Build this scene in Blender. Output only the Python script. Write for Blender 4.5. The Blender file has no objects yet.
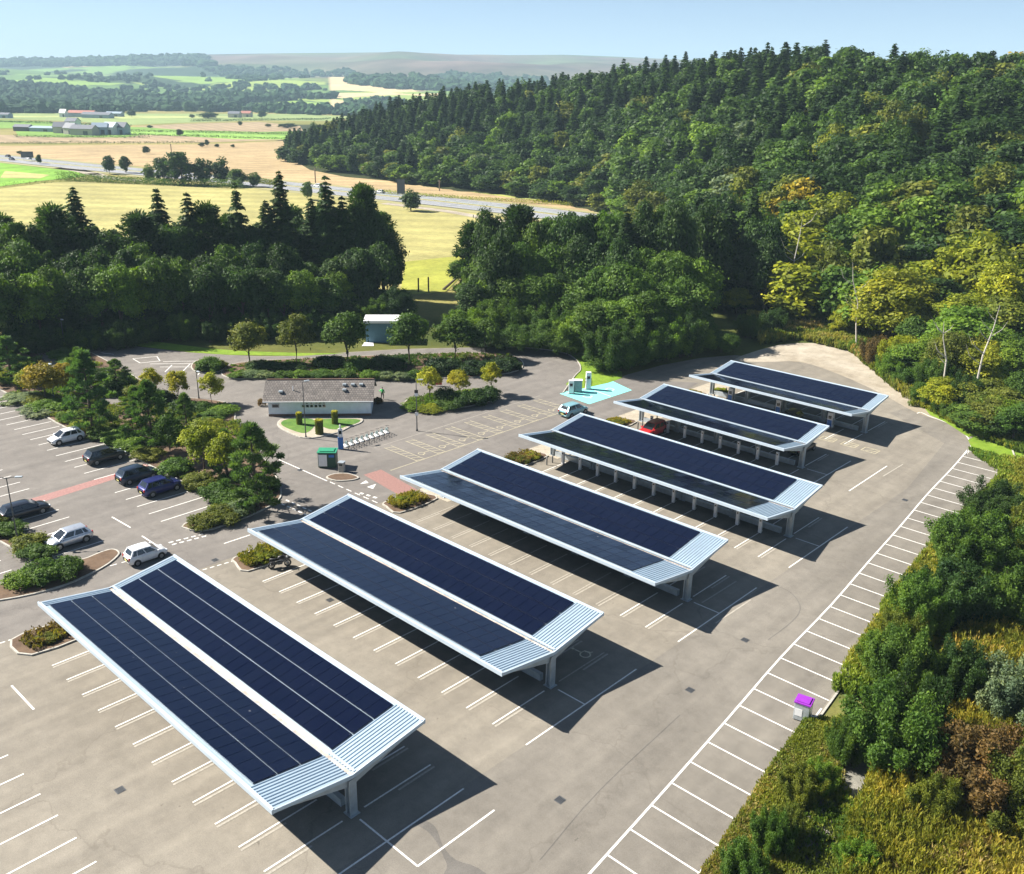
import bpy, bmesh, math, random
import numpy as np
from mathutils import Vector, Matrix
S=bpy.context.scene
COL=S.collection
R=math.radians
# ------------------------------------------------------------------ camera, sun, sky
CAMZ=40.5; FPX=941.85
FW=np.array([-0.64037205,0.68650013,-0.34444332]); RT=np.array([0.72699615,0.68644245,0.0165334]); UP=np.array([-0.2477907,0.23982144,0.93866152])
def ray(px,py): return FW+RT*((px-512)/FPX)-UP*((py-437)/FPX)
def G(px,py,z=0.0):
    d=ray(px,py); t=(z-CAMZ)/d[2]; return (float(d[0]*t),float(d[1]*t))
def AD(px,dist,py=300):           # ground point in the direction of column px at a distance
    d=ray(px,py); h=math.hypot(d[0],d[1]); return (float(d[0]/h*dist),float(d[1]/h*dist))
def HZ(px,py,dist):
    d=ray(px,py); return float(CAMZ+d[2]*dist/math.hypot(d[0],d[1]))
def PX(x,y,z=0.0):
    d=np.array([x,y,z-CAMZ]); w=d@FW
    if w<=0.1: return (-9999,-9999)
    return (float(512+FPX*(d@RT)/w),float(437-FPX*(d@UP)/w))
cd=bpy.data.cameras.new('camera'); cam=bpy.data.objects.new('camera',cd); COL.objects.link(cam)
cd.sensor_width=36; cd.lens=36*FPX/1024; cd.clip_start=.5; cd.clip_end=20000
m=Matrix((RT.tolist(),UP.tolist(),(-FW).tolist())).transposed().to_4x4(); m.translation=Vector((0,0,CAMZ)); cam.matrix_world=m
S.camera=cam
SUNV=Vector((-1.1125,-0.5706,1.0)).normalized()
sl=bpy.data.lights.new('sun','SUN'); so=bpy.data.objects.new('sun',sl); COL.objects.link(so)
sl.energy=5.0; sl.angle=R(.5); sl.color=(1,.94,.85); so.rotation_euler=(-SUNV).to_track_quat('-Z','Y').to_euler(); so.location=(0,0,200)
W=bpy.data.worlds.new('World'); S.world=W; W.use_nodes=True
nt=W.node_tree; sk=nt.nodes.new('ShaderNodeTexSky'); sk.sky_type='NISHITA'; sk.sun_disc=False
sk.sun_elevation=math.asin(SUNV.z); sk.sun_rotation=math.atan2(SUNV.x,SUNV.y); sk.air_density=.7; sk.dust_density=3.0; sk.ozone_density=1.2; sk.altitude=3000
nt.links.new(sk.outputs[0],nt.nodes['Background'].inputs[0]); nt.nodes['Background'].inputs[1].default_value=.053
S.view_settings.view_transform='Standard'; S.view_settings.look='None'; S.view_settings.exposure=1.42; S.view_settings.gamma=1
S.render.engine='CYCLES'
c=S.cycles; c.max_bounces=5; c.diffuse_bounces=1; c.glossy_bounces=3; c.transmission_bounces=3; c.transparent_max_bounces=6; c.volume_bounces=0
c.use_denoising=True
try: c.denoiser='OPENIMAGEDENOISE'
except Exception: pass
c.caustics_reflective=False; c.caustics_refractive=False
S.render.use_persistent_data=False
# ------------------------------------------------------------------ materials
def srgb(r,g,b):
    f=lambda v:(v/255/12.92) if v/255<=.04045 else ((v/255+.055)/1.055)**2.4
    return (f(r),f(g),f(b),1)
def newmat(name):
    m=bpy.data.materials.new(name); m.use_nodes=True; n=m.node_tree; b=n.nodes['Principled BSDF']; return m,n,b
def noise(n,scale,detail=4,rough=.6,coord='Object',dist=0):
    tc=n.nodes.new('ShaderNodeTexCoord'); t=n.nodes.new('ShaderNodeTexNoise'); t.inputs['Scale'].default_value=scale; t.inputs['Detail'].default_value=detail; t.inputs['Roughness'].default_value=rough; t.inputs['Distortion'].default_value=dist
    n.links.new(tc.outputs[coord],t.inputs['Vector']); return t.outputs['Fac']
def ramp(n,fac,stops):
    r=n.nodes.new('ShaderNodeValToRGB'); e=r.color_ramp.elements
    e[0].position,e[0].color=stops[0]; e[1].position,e[1].color=stops[-1]
    for p,cc in stops[1:-1]:
        x=e.new(p); x.color=cc
    n.links.new(fac,r.inputs[0]); return r.outputs[0]
def mixc(n,fac,a,b,mode='MIX'):
    x=n.nodes.new('ShaderNodeMix'); x.data_type='RGBA'; x.blend_type=mode
    for i,v in ((0,fac),(6,a),(7,b)):
        if hasattr(v,'links'): n.links.new(v,x.inputs[i])
        else: x.inputs[i].default_value=v
    return x.outputs[2]
def bump(n,b,h,strength=.3,dist=.02):
    x=n.nodes.new('ShaderNodeBump'); x.inputs['Strength'].default_value=strength; x.inputs['Distance'].default_value=dist
    n.links.new(h,x.inputs['Height']); n.links.new(x.outputs[0],b.inputs['Normal'])
def flat(name,col,rough=.6,metal=0,var=.12,scale=3,spec=.5,emit=0,coat=0):
    m,n,b=newmat(name); col=tuple(col[:3])+(1,)
    d=tuple(v*(1-var) for v in col[:3])+(1,); l=tuple(min(1,v*(1+var)) for v in col[:3])+(1,)
    n.links.new(ramp(n,noise(n,scale),[(.3,d),(.7,l)]),b.inputs['Base Color'])
    b.inputs['Roughness'].default_value=rough; b.inputs['Metallic'].default_value=metal; b.inputs['Specular IOR Level'].default_value=spec
    if coat: b.inputs['Coat Weight'].default_value=coat; b.inputs['Coat Roughness'].default_value=.053
    return m
def ground_mat(name,c1,c2,c3,big=.04,mid=.5,fine=9,rough=.9,spots=None,bumpk=.25,rows=0):
    m,n,b=newmat(name)
    a=ramp(n,noise(n,big,5,.65,dist=.6),[(.33,c1),(.66,c2)])
    f=ramp(n,noise(n,mid,6,.7),[(.35,(.8,.8,.8,1)),(.7,(1.12,1.12,1.12,1))])
    a=mixc(n,1,a,f,'MULTIPLY')
    g=ramp(n,noise(n,fine,3,.8),[(.3,(.8,.8,.8,1)),(.7,(1.2,1.2,1.2,1))])
    a=mixc(n,1,a,g,'MULTIPLY')
    st=ramp(n,noise(n,.23,8,.75,dist=1.5),[(.60,(0,0,0,1)),(.76,(1,1,1,1))])
    a=mixc(n,st,a,c3)
    if rows:
        tc=n.nodes.new('ShaderNodeTexCoord'); mp=n.nodes.new('ShaderNodeMapping'); mp.inputs['Rotation'].default_value=(0,0,rows); n.links.new(tc.outputs['Object'],mp.inputs[0])
        w=n.nodes.new('ShaderNodeTexWave'); w.inputs['Scale'].default_value=.022; w.inputs['Distortion'].default_value=1.2; w.inputs['Detail'].default_value=3; n.links.new(mp.outputs[0],w.inputs['Vector'])
        a=mixc(n,1,a,ramp(n,w.outputs['Fac'],[(.2,(.90,.91,.9,1)),(.8,(1.07,1.06,1.05,1))]),'MULTIPLY')
    n.links.new(a,b.inputs['Base Color']); b.inputs['Roughness'].default_value=rough; b.inputs['Specular IOR Level'].default_value=.2
    bump(n,b,noise(n,fine*2,4,.8),bumpk,.02)
    return m
def asphalt(name,base,warm,stain):
    m,n,b=newmat(name)
    a=ramp(n,noise(n,.05,6,.65,dist=.8),[(.34,base),(.66,warm)])
    tc=n.nodes.new('ShaderNodeTexCoord'); mp=n.nodes.new('ShaderNodeMapping'); mp.inputs['Scale'].default_value=(1.2,.09,1); n.links.new(tc.outputs['Object'],mp.inputs[0])
    t=n.nodes.new('ShaderNodeTexNoise'); t.inputs['Scale'].default_value=.6; t.inputs['Detail'].default_value=6; n.links.new(mp.outputs[0],t.inputs['Vector'])
    a=mixc(n,1,a,ramp(n,t.outputs['Fac'],[(.35,(.88,.88,.88,1)),(.68,(1.08,1.08,1.07,1))]),'MULTIPLY')
    a=mixc(n,1,a,ramp(n,noise(n,.7,8,.75),[(.3,(.82,.82,.82,1)),(.7,(1.14,1.14,1.14,1))]),'MULTIPLY')
    a=mixc(n,1,a,ramp(n,noise(n,14,3,.9),[(.3,(.78,.78,.78,1)),(.7,(1.2,1.2,1.2,1))]),'MULTIPLY')
    st=ramp(n,noise(n,.35,9,.7,dist=1.0),[(.64,(0,0,0,1)),(.80,(.8,.8,.8,1))])
    a=mixc(n,st,a,stain)
    sp=ramp(n,noise(n,1.7,3,.6,dist=.4),[(.70,(0,0,0,1)),(.76,(.55,.55,.55,1))]); a=mixc(n,sp,a,tuple(v*.62 for v in stain[:3])+(1,))
    # sealed cracks and joints
    v=n.nodes.new('ShaderNodeTexVoronoi'); v.feature='DISTANCE_TO_EDGE'; v.inputs['Scale'].default_value=.06
    nz=n.nodes.new('ShaderNodeTexNoise'); nz.inputs['Scale'].default_value=.35; nz.inputs['Detail'].default_value=6; n.links.new(tc.outputs['Object'],nz.inputs['Vector'])
    mx=n.nodes.new('ShaderNodeVectorMath'); mx.operation='MULTIPLY_ADD'; mx.inputs[1].default_value=(6,6,0); n.links.new(nz.outputs['Color'],mx.inputs[0]); n.links.new(tc.outputs['Object'],mx.inputs[2])
    n.links.new(mx.outputs[0],v.inputs['Vector'])
    a=mixc(n,ramp(n,v.outputs['Distance'],[(0,(.45,.45,.45,1)),(.006,(0,0,0,1))]),a,stain)
    n.links.new(a,b.inputs['Base Color']); b.inputs['Roughness'].default_value=.85; b.inputs['Specular IOR Level'].default_value=.25
    bump(n,b,noise(n,30,3,.9),.3,.01)
    return m
M={}
M['asphalt_beige']=asphalt('sun_bleached_asphalt',(.212,.190,.156,1),(.262,.237,.196,1),(.142,.125,.100,1))
M['asphalt_grey']=asphalt('grey_asphalt',(.180,.164,.140,1),(.222,.203,.174,1),(.125,.112,.094,1))
M['asphalt_road']=asphalt('road_asphalt',(.168,.154,.140,1),(.205,.188,.170,1),(.115,.105,.096,1))
M['tar']=asphalt('dark_tar_patch',(.13,.12,.11,1),(.16,.15,.135,1),(.09,.085,.08,1))
M['motorway']=asphalt('motorway_asphalt',(.25,.26,.28,1),(.31,.32,.34,1),(.22,.23,.25,1))
def paint(name,col,wear=.5):
    m,n,b=newmat(name)
    w=ramp(n,noise(n,5,6,.85),[(wear-.16,(.55,.55,.55,1)),(wear+.1,(1,1,1,1))])
    n.links.new(mixc(n,1,col,w,'MULTIPLY'),b.inputs['Base Color']); b.inputs['Roughness'].default_value=.7; return m
M['white_line']=paint('white_line_paint',(.82,.80,.75,1),.45)
M['old_line']=paint('faded_line_paint',(.44,.405,.34,1),.5)
M['yellow_line']=paint('faded_yellow_paint',(.50,.45,.31,1),.50)
M['cream_line']=paint('faded_cream_paint',(.66,.61,.45,1),.45)
M['turquoise']=paint('turquoise_paint',(.22,.68,.63,1),.3)
M['red_paint']=paint('worn_red_paint',(.37,.20,.17,1),.56)
M['red_path']=paint('worn_red_path',(.42,.215,.19,1),.56)
M['kerb']=flat('concrete_kerb',(.42,.40,.35),.8,var=.2)
M['mulch']=ground_mat('bark_mulch',(.115,.075,.05,1),(.17,.115,.075,1),(.07,.05,.03,1),.3,1.5,14)
M['gravel']=ground_mat('pale_gravel',(.31,.265,.20,1),(.46,.41,.33,1),(.20,.19,.10,1),.11,.6,8)
M['sand']=ground_mat('sandy_slab',(.38,.33,.25,1),(.45,.40,.32,1),(.30,.26,.19,1),.4,1.5,8)
M['lawn']=ground_mat('patchy_lawn',(.06,.16,.03,1),(.13,.22,.04,1),(.22,.17,.07,1),.5,1.6,9)
M['verge']=ground_mat('bright_grass',(.14,.24,.02,1),(.21,.31,.03,1),(.25,.26,.05,1),.3,1.2,9)
M['rough_ground']=ground_mat('rough_scrub_ground',(.07,.10,.02,1),(.22,.20,.06,1),(.26,.22,.15,1),.12,.8,6,bumpk=.6)
M['rubble']=ground_mat('grey_rubble',(.20,.20,.17,1),(.30,.28,.24,1),(.12,.12,.05,1),.4,1.4,12,bumpk=.9)
M['steel']=flat('galvanised_steel',(.48,.53,.56),.45,.5,.12,2)
M['dark_steel']=flat('dark_steel',(.10,.105,.11),.5,.4)
M['roof_sheet']=flat('white_roof_sheet',(.42,.53,.62),.33,.25,.06,.6)
M['fascia']=flat('white_fascia',(.52,.61,.69),.35,.15,.05,1)
M['gutter']=flat('leaf_stained_gutter',(.52,.44,.38),.7,0,.35,2.2)
def pvmat(k=0):
    m,n,b=newmat('solar_glass')
    tc=n.nodes.new('ShaderNodeTexCoord')
    br=n.nodes.new('ShaderNodeTexBrick'); br.offset=0; br.inputs['Scale'].default_value=1; br.inputs['Mortar Size'].default_value=.006; br.inputs['Brick Width'].default_value=.18; br.inputs['Row Height'].default_value=.18
    br.inputs['Color1'].default_value=(.0012,.0015,.010,1); br.inputs['Color2'].default_value=(.0016,.0022,.014,1); br.inputs['Mortar'].default_value=(.006,.008,.024,1)
    n.links.new(tc.outputs['Object'],br.inputs['Vector'])
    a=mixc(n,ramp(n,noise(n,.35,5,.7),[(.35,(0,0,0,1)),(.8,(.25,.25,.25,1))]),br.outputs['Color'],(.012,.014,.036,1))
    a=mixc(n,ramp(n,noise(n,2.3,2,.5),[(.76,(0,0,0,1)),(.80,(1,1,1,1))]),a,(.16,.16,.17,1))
    n.links.new(a,b.inputs['Base Color']); b.inputs['Roughness'].default_value=(.07,.12,.17)[k]; b.inputs['IOR'].default_value=1.56; b.inputs['Specular IOR Level'].default_value=.5; b.inputs['Specular Tint'].default_value=(.36,.76,1,1)
    return m
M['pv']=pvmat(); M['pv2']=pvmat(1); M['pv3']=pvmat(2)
M['pv_frame']=flat('panel_frame',(.02,.025,.05),.4,.3)
M['tile_roof']=None
def tilemat():
    m,n,b=newmat('grey_brown_roof_tile')
    tc=n.nodes.new('ShaderNodeTexCoord'); br=n.nodes.new('ShaderNodeTexBrick'); br.inputs['Scale'].default_value=1; br.inputs['Brick Width'].default_value=.34; br.inputs['Row Height'].default_value=.33; br.inputs['Mortar Size'].default_value=.03
    br.inputs['Color1'].default_value=(.20,.178,.158,1); br.inputs['Color2'].default_value=(.130,.116,.104,1); br.inputs['Mortar'].default_value=(.07,.06,.06,1)
    n.links.new(tc.outputs['Object'],br.inputs['Vector'])
    a=mixc(n,1,br.outputs['Color'],ramp(n,noise(n,.9,6,.7),[(.3,(.75,.75,.75,1)),(.7,(1.3,1.3,1.3,1))]),'MULTIPLY')
    n.links.new(a,b.inputs['Base Color']); b.inputs['Roughness'].default_value=.85; bump(n,b,br.outputs['Fac'],.6,.04); return m
M['tile_roof']=tilemat()
M['render_wall']=flat('pale_render',(.78,.84,.88),.8,0,.07,1.5)
M['blue_wall']=flat('teal_painted_wall',(.09,.20,.27),.6,0,.1,1.5)
M['white']=flat('white_paint',(.80,.80,.80),.45,0,.04)
M['brown']=flat('brown_trim',(.16,.09,.06),.7)
M['glass']=flat('dark_glass',(.012,.018,.024),.06,0,.1,spec=.8)
M['rubber']=flat('black_rubber',(.018,.018,.018),.8)
M['black']=flat('black_plastic',(.02,.02,.022),.5)
M['rim']=flat('alloy_rim',(.45,.46,.47),.3,.8)
M['headlight']=flat('headlight_lens',(.75,.78,.8),.1)
M['taillight']=flat('taillight_lens',(.35,.015,.012),.2)
M['plate']=flat('number_plate',(.7,.65,.25),.4)
M['green_box']=flat('dark_green_plastic',(.008,.055,.035),.5)
M['green_lid']=flat('bright_green_lid',(.03,.26,.14),.5)
M['blue']=flat('blue_paint',(.03,.16,.48),.4)
M['purple']=flat('purple_plastic',(.27,.03,.42),.5)
M['teal_box']=flat('grey_green_cabinet',(.28,.38,.38),.5)
M['yellow_topiary']=None
M['timber']=flat('brown_timber',(.17,.13,.09),.8)
M['bark']=flat('tree_bark',(.10,.075,.055),.9,0,.3,4)
M['dead_wood']=flat('bleached_dead_wood',(.50,.46,.40),.85,0,.2,4)
M['hivis']=flat('hi_vis_green_cloth',(.10,.62,.16),.8)
M['trouser']=flat('dark_trousers',(.10,.09,.08),.9)
M['skin']=flat('skin',(.45,.28,.20),.6)
M['red_sign']=flat('red_plastic',(.60,.03,.03),.4)
M['stone']=flat('farm_stone',(.50,.45,.40),.85)
M['slate']=flat('grey_slate',(.13,.14,.17),.7)
M['red_roof']=flat('rusty_red_roof',(.38,.15,.11),.8)
M['bale']=flat('silage_blue_grey',(.30,.38,.46),.6)
def leafmat(name='foliage'):
    m=bpy.data.materials.new(name); m.use_nodes=True; n=m.node_tree; n.nodes.clear()
    out=n.nodes.new('ShaderNodeOutputMaterial'); oi=n.nodes.new('ShaderNodeObjectInfo'); at=n.nodes.new('ShaderNodeAttribute'); at.attribute_name='v'
    at2=n.nodes.new('ShaderNodeAttribute'); at2.attribute_name='tint'
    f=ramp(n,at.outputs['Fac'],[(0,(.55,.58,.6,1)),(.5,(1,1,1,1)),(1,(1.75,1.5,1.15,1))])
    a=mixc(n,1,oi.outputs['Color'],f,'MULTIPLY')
    nz=n.nodes.new('ShaderNodeTexNoise'); nz.inputs['Scale'].default_value=.32; nz.inputs['Detail'].default_value=2
    tc=n.nodes.new('ShaderNodeTexCoord'); n.links.new(tc.outputs['Object'],nz.inputs['Vector'])
    a=mixc(n,1,a,ramp(n,nz.outputs['Fac'],[(.3,(.72,.8,.8,1)),(.7,(1.3,1.2,1.1,1))]),'MULTIPLY')
    d=n.nodes.new('ShaderNodeBsdfPrincipled'); d.inputs['Roughness'].default_value=.6; d.inputs['Specular IOR Level'].default_value=.2
    t=n.nodes.new('ShaderNodeBsdfTranslucent'); n.links.new(a,d.inputs['Base Color'])
    n.links.new(mixc(n,1,a,(1.25,1.3,.55,1),'MULTIPLY'),t.inputs[0])
    mx=n.nodes.new('ShaderNodeMixShader'); mx.inputs[0].default_value=.36; n.links.new(d.outputs[0],mx.inputs[1]); n.links.new(t.outputs[0],mx.inputs[2]); n.links.new(mx.outputs[0],out.inputs[0])
    return m
M['leaf']=leafmat()
def leafmat_attr():           # colour per plant stored on the mesh
    m=leafmat('mass_foliage'); n=m.node_tree
    at=n.nodes.new('ShaderNodeAttribute'); at.attribute_name='col'
    oi=[x for x in n.nodes if x.type=='OBJECT_INFO'][0]
    for l in list(oi.outputs['Color'].links):
        s=l.to_socket; n.links.remove(l); n.links.new(at.outputs['Color'],s)
    return m
M['leafmass']=leafmat_attr()
def landmat():
    m,n,b=newmat('land')
    at=n.nodes.new('ShaderNodeAttribute'); at.attribute_name='col'
    a=mixc(n,1,at.outputs['Color'],ramp(n,noise(n,.02,6,.7),[(.3,(.8,.82,.8,1)),(.7,(1.2,1.18,1.1,1))]),'MULTIPLY')
    a=mixc(n,1,a,ramp(n,noise(n,.6,6,.8),[(.3,(.78,.8,.8,1)),(.7,(1.25,1.2,1.1,1))]),'MULTIPLY')
    n.links.new(a,b.inputs['Base Color']); b.inputs['Roughness'].default_value=.95; b.inputs['Specular IOR Level'].default_value=.1
    return m
M['land']=landmat()
# ------------------------------------------------------------------ helpers
class MB:
    def __init__(s): s.v=[];s.f=[];s.m=[]
    def face(s,pts,mi=0):
        k=len(s.v); s.v+= [tuple(p) for p in pts]; s.f.append(tuple(range(k,k+len(pts)))); s.m.append(mi)
    def box(s,c,d,mi=0,rz=0,mat=None):
        hx,hy,hz=d[0]/2,d[1]/2,d[2]/2; k=len(s.v); cr,sr=math.cos(rz),math.sin(rz)
        for z in(-hz,hz):
            for x,y in((-hx,-hy),(hx,-hy),(hx,hy),(-hx,hy)):
                p=Vector((c[0]+x*cr-y*sr,c[1]+x*sr+y*cr,c[2]+z))
                if mat: p=mat@p
                s.v.append(tuple(p))
        for q in((3,2,1,0),(4,5,6,7),(0,1,5,4),(1,2,6,5),(2,3,7,6),(3,0,4,7)): s.f.append(tuple(k+i for i in q)); s.m.append(mi)
    def prism(s,poly,z0,z1,mi=0,mt=None):
        k=len(s.v); n=len(poly)
        a=sum(poly[i][0]*poly[(i+1)%n][1]-poly[(i+1)%n][0]*poly[i][1] for i in range(n))
        if a<0: poly=poly[::-1]
        s.v+=[(p[0],p[1],z0) for p in poly]+[(p[0],p[1],z1) for p in poly]
        s.f.append(tuple(k+n+i for i in range(n))); s.m.append(mi if mt is None else mt)
        s.f.append(tuple(k+n-1-i for i in range(n))); s.m.append(mi)
        for i in range(n): j=(i+1)%n; s.f.append((k+i,k+j,k+n+j,k+n+i)); s.m.append(mi)
    def sheet(s,poly,z,mi=0):
        n=len(poly); a=sum(poly[i][0]*poly[(i+1)%n][1]-poly[(i+1)%n][0]*poly[i][1] for i in range(n))
        if a<0: poly=poly[::-1]
        s.face([(p[0],p[1],z) for p in poly],mi)
    def line(s,a,b,w,z,mi=0):
        d=Vector((b[0]-a[0],b[1]-a[1])); 
        if d.length<1e-6: return
        d.normalize(); n=Vector((-d.y,d.x))*w/2
        s.face([(a[0]-n.x,a[1]-n.y,z),(b[0]-n.x,b[1]-n.y,z),(b[0]+n.x,b[1]+n.y,z),(a[0]+n.x,a[1]+n.y,z)],mi)
    def strip(s,pts,w,z,mi=0):
        L=[];Rr=[]
        for i,p in enumerate(pts):
            a=pts[max(0,i-1)]; b=pts[min(len(pts)-1,i+1)]; d=Vector((b[0]-a[0],b[1]-a[1])).normalized(); ww=w[i] if isinstance(w,(list,tuple)) else w
            L.append((p[0]-d.y*ww/2,p[1]+d.x*ww/2)); Rr.append((p[0]+d.y*ww/2,p[1]-d.x*ww/2))
        for i in range(len(pts)-1): s.face([(*Rr[i],z),(*Rr[i+1],z),(*L[i+1],z),(*L[i],z)],mi)
    def tube(s,pts,rad,n=7,mi=0,cap=True):
        rings=[]
        for i,p in enumerate(pts):
            p=Vector(p); a=Vector(pts[max(0,i-1)]); b=Vector(pts[min(len(pts)-1,i+1)]); d=(b-a).normalized()
            u=d.cross(Vector((0,0,1))) 
            if u.length<.05: u=d.cross(Vector((0,1,0)))
            u.normalize(); w=d.cross(u); r=rad[i] if isinstance(rad,(list,tuple)) else rad; k=len(s.v)
            for j in range(n): t=2*math.pi*j/n; s.v.append(tuple(p+u*math.cos(t)*r+w*math.sin(t)*r))
            rings.append(k)
        for a,b in zip(rings,rings[1:]):
            for j in range(n): s.f.append((a+j,b+j,b+(j+1)%n,a+(j+1)%n)[::-1]); s.m.append(mi)
        if cap:
            s.f.append(tuple(rings[0]+j for j in range(n))[::-1]); s.m.append(mi); s.f.append(tuple(rings[-1]+j for j in range(n))); s.m.append(mi)
    def cyl(s,c,r,h,n=12,mi=0,r2=None): s.tube([(c[0],c[1],c[2]),(c[0],c[1],c[2]+h)],[r,r if r2 is None else r2],n,mi)
    def xf(s,mat): s.v=[tuple(mat@Vector(p)) for p in s.v]; return s
    def build(s,name,mats,parent=None,smooth=False,bevel=0):
        me=bpy.data.meshes.new(name); me.from_pydata(s.v,[],s.f)
        for x in (mats if isinstance(mats,(list,tuple)) else [mats]): me.materials.append(x)
        me.polygons.foreach_set('material_index',s.m)
        if smooth: me.polygons.foreach_set('use_smooth',[True]*len(s.f))
        me.update(); o=bpy.data.objects.new(name,me); COL.objects.link(o)
        if parent: o.parent=parent
        if bevel:
            bv=o.modifiers.new('bevel','BEVEL'); bv.width=bevel; bv.segments=2; bv.limit_method='ANGLE'
        return o
def tag(o,label,cat,group=None):
    o['label']=label; o['category']=cat
    if group: o['group']=group
    return o
def struct(o,kind='structure',label=None,cat=None):
    o['kind']=kind
    if label: o['label']=label
    if cat: o['category']=cat
    return o
def empty(name,loc,rz=0,sc=1):
    o=bpy.data.objects.new(name,None); o.empty_display_size=.3; COL.objects.link(o); o.location=loc; o.rotation_euler=(0,0,rz); o.scale=(sc,sc,sc) if not hasattr(sc,'__len__') else sc; return o
KIDS={}
def reg(root,kids): KIDS[root.name]=kids
def dup(root,loc,rz,sc=None,kids=None):
    r=root.copy(); COL.objects.link(r); r.location=loc; r.rotation_euler=(0,0,rz)
    if sc is not None: r.scale=sc if hasattr(sc,'__len__') else (sc,sc,sc)
    allch=list(root.children)
    for ch in allch:
        c2=ch.copy(); COL.objects.link(c2); c2.parent=r
        for g in list(ch.children):
            g2=g.copy(); COL.objects.link(g2); g2.parent=c2
    return r
def smooth_poly(pts,n=4):
    out=[];N=len(pts)
    for i in range(N):
        p0,p1,p2,p3=[np.array(pts[(i+k)%N],float) for k in(-1,0,1,2)]
        for j in range(n):
            t=j/n; out.append(tuple(.5*((2*p1)+(-p0+p2)*t+(2*p0-5*p1+4*p2-p3)*t*t+(-p0+3*p1-3*p2+p3)*t**3)))
    return out
def smooth_line(pts,n=5):
    P=[np.array(p,float) for p in pts]; P=[2*P[0]-P[1]]+P+[2*P[-1]-P[-2]]; out=[]
    for i in range(1,len(P)-2):
        p0,p1,p2,p3=P[i-1:i+3]
        for j in range(n):
            t=j/n; out.append(tuple(.5*((2*p1)+(-p0+p2)*t+(2*p0-5*p1+4*p2-p3)*t*t+(-p0+3*p1-3*p2+p3)*t**3)))
    out.append(tuple(P[-2])); return out
def inpoly(x,y,poly):
    r=False;n=len(poly);j=n-1
    for i in range(n):
        if (poly[i][1]>y)!=(poly[j][1]>y) and x<(poly[j][0]-poly[i][0])*(y-poly[i][1])/(poly[j][1]-poly[i][1])+poly[i][0]: r=not r
        j=i
    return r
# ------------------------------------------------------------------ terrain
FWA=math.atan2(FW[0],FW[1])
def azd(x,y):
    a=math.atan2(x,y)-FWA; a=(a+math.pi)%(2*math.pi)-math.pi; return a,math.hypot(x,y)
def pxaz(px):
    d=ray(px,200); a,_=azd(d[0],d[1]); return a
# wooded hill: column, foot distance, crest distance, crest ground height
HT=[(290,575,640,-2),(340,500,630,9),(400,450,610,20),(460,415,590,27),(520,395,560,31),(600,350,520,37),(700,230,470,45),(800,182,410,44),(900,168,370,43),(1024,156,345,42),(1250,160,330,40),(1600,200,330,30)]
HA=[pxaz(t[0]) for t in HT[:10]]+[R(37),R(50)]
HF=[t[1] for t in HT]; HC=[t[2] for t in HT]; HH=[t[3] for t in HT]
SKY=[(-400,64),(0,62.5),(60,61),(125,59),(150,55),(200,55),(300,53),(400,52),(430,53),(470,55),(560,55),(620,57),(700,60),(1100,62),(1500,64)]
SA=[pxaz(t[0]) if -60<t[0]<1100 else R((t[0]-512)/18.5) for t in SKY]; SZ=[HZ(min(max(t[0],0),1024),t[1],6000) for t in SKY]
def vn(x,y,s,seed=0):      # smooth value noise, vectorised
    x=np.asarray(x)/s+seed*17.3; y=np.asarray(y)/s+seed*9.1
    xi=np.floor(x);yi=np.floor(y);fx=x-xi;fy=y-yi;fx=fx*fx*(3-2*fx);fy=fy*fy*(3-2*fy)
    h=lambda a,b:(np.sin(a*127.1+b*311.7+seed)*43758.5453)%1
    return (h(xi,yi)*(1-fx)+h(xi+1,yi)*fx)*(1-fy)+(h(xi,yi+1)*(1-fx)+h(xi+1,yi+1)*fx)*fy
def terr(x,y):
    x=np.asarray(x,float);y=np.asarray(y,float)
    a=np.arctan2(x,y)-FWA; a=(a+np.pi)%(2*np.pi)-np.pi; d=np.hypot(x,y)
    f=np.interp(a,HA,HF); cr=np.interp(a,HA,HC); h=np.interp(a,HA,HH)
    h=np.where(a<HA[0],0,h); h=np.where(a>R(60),0,h)
    t=np.clip((d-f)/(cr-f),0,1); s=t*t*(3-2*t)*.55+t*.45
    z=h*s+ (vn(x,y,40,3)-.5)*5*np.clip(t*4,0,1)*(h>1)
    back=np.clip((d-cr-60)/500,0,1); z=z*(1-back*back*(3-2*back))
    t2=np.clip((d-1750)/4250,0,1); zc=np.interp(a,SA,SZ)
    z2=zc*(t2**1.25)+ (vn(x,y,520,5)-.5)*70*np.clip(t2*3,0,1)*np.clip((1-t2)*5,0.08,1)+(vn(x,y,190,6)-.5)*14*np.clip(t2*3,0,1)*np.clip((1-t2)*5,0,1)
    return np.where(d>1750,z2,z)-.03
def T(x,y): return float(terr(x,y))
def hit(px,py,d0=100,d1=6000,step=6):
    dd=ray(px,py); h=math.hypot(dd[0],dd[1]); ds=np.arange(d0,d1,step)
    x=dd[0]/h*ds;y=dd[1]/h*ds;z=CAMZ+dd[2]/h*ds; k=np.argmax(z<terr(x,y))
    if z[k]>=terr(x[k],y[k]): return None
    return float(x[k]),float(y[k]),float(ds[k])
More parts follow.
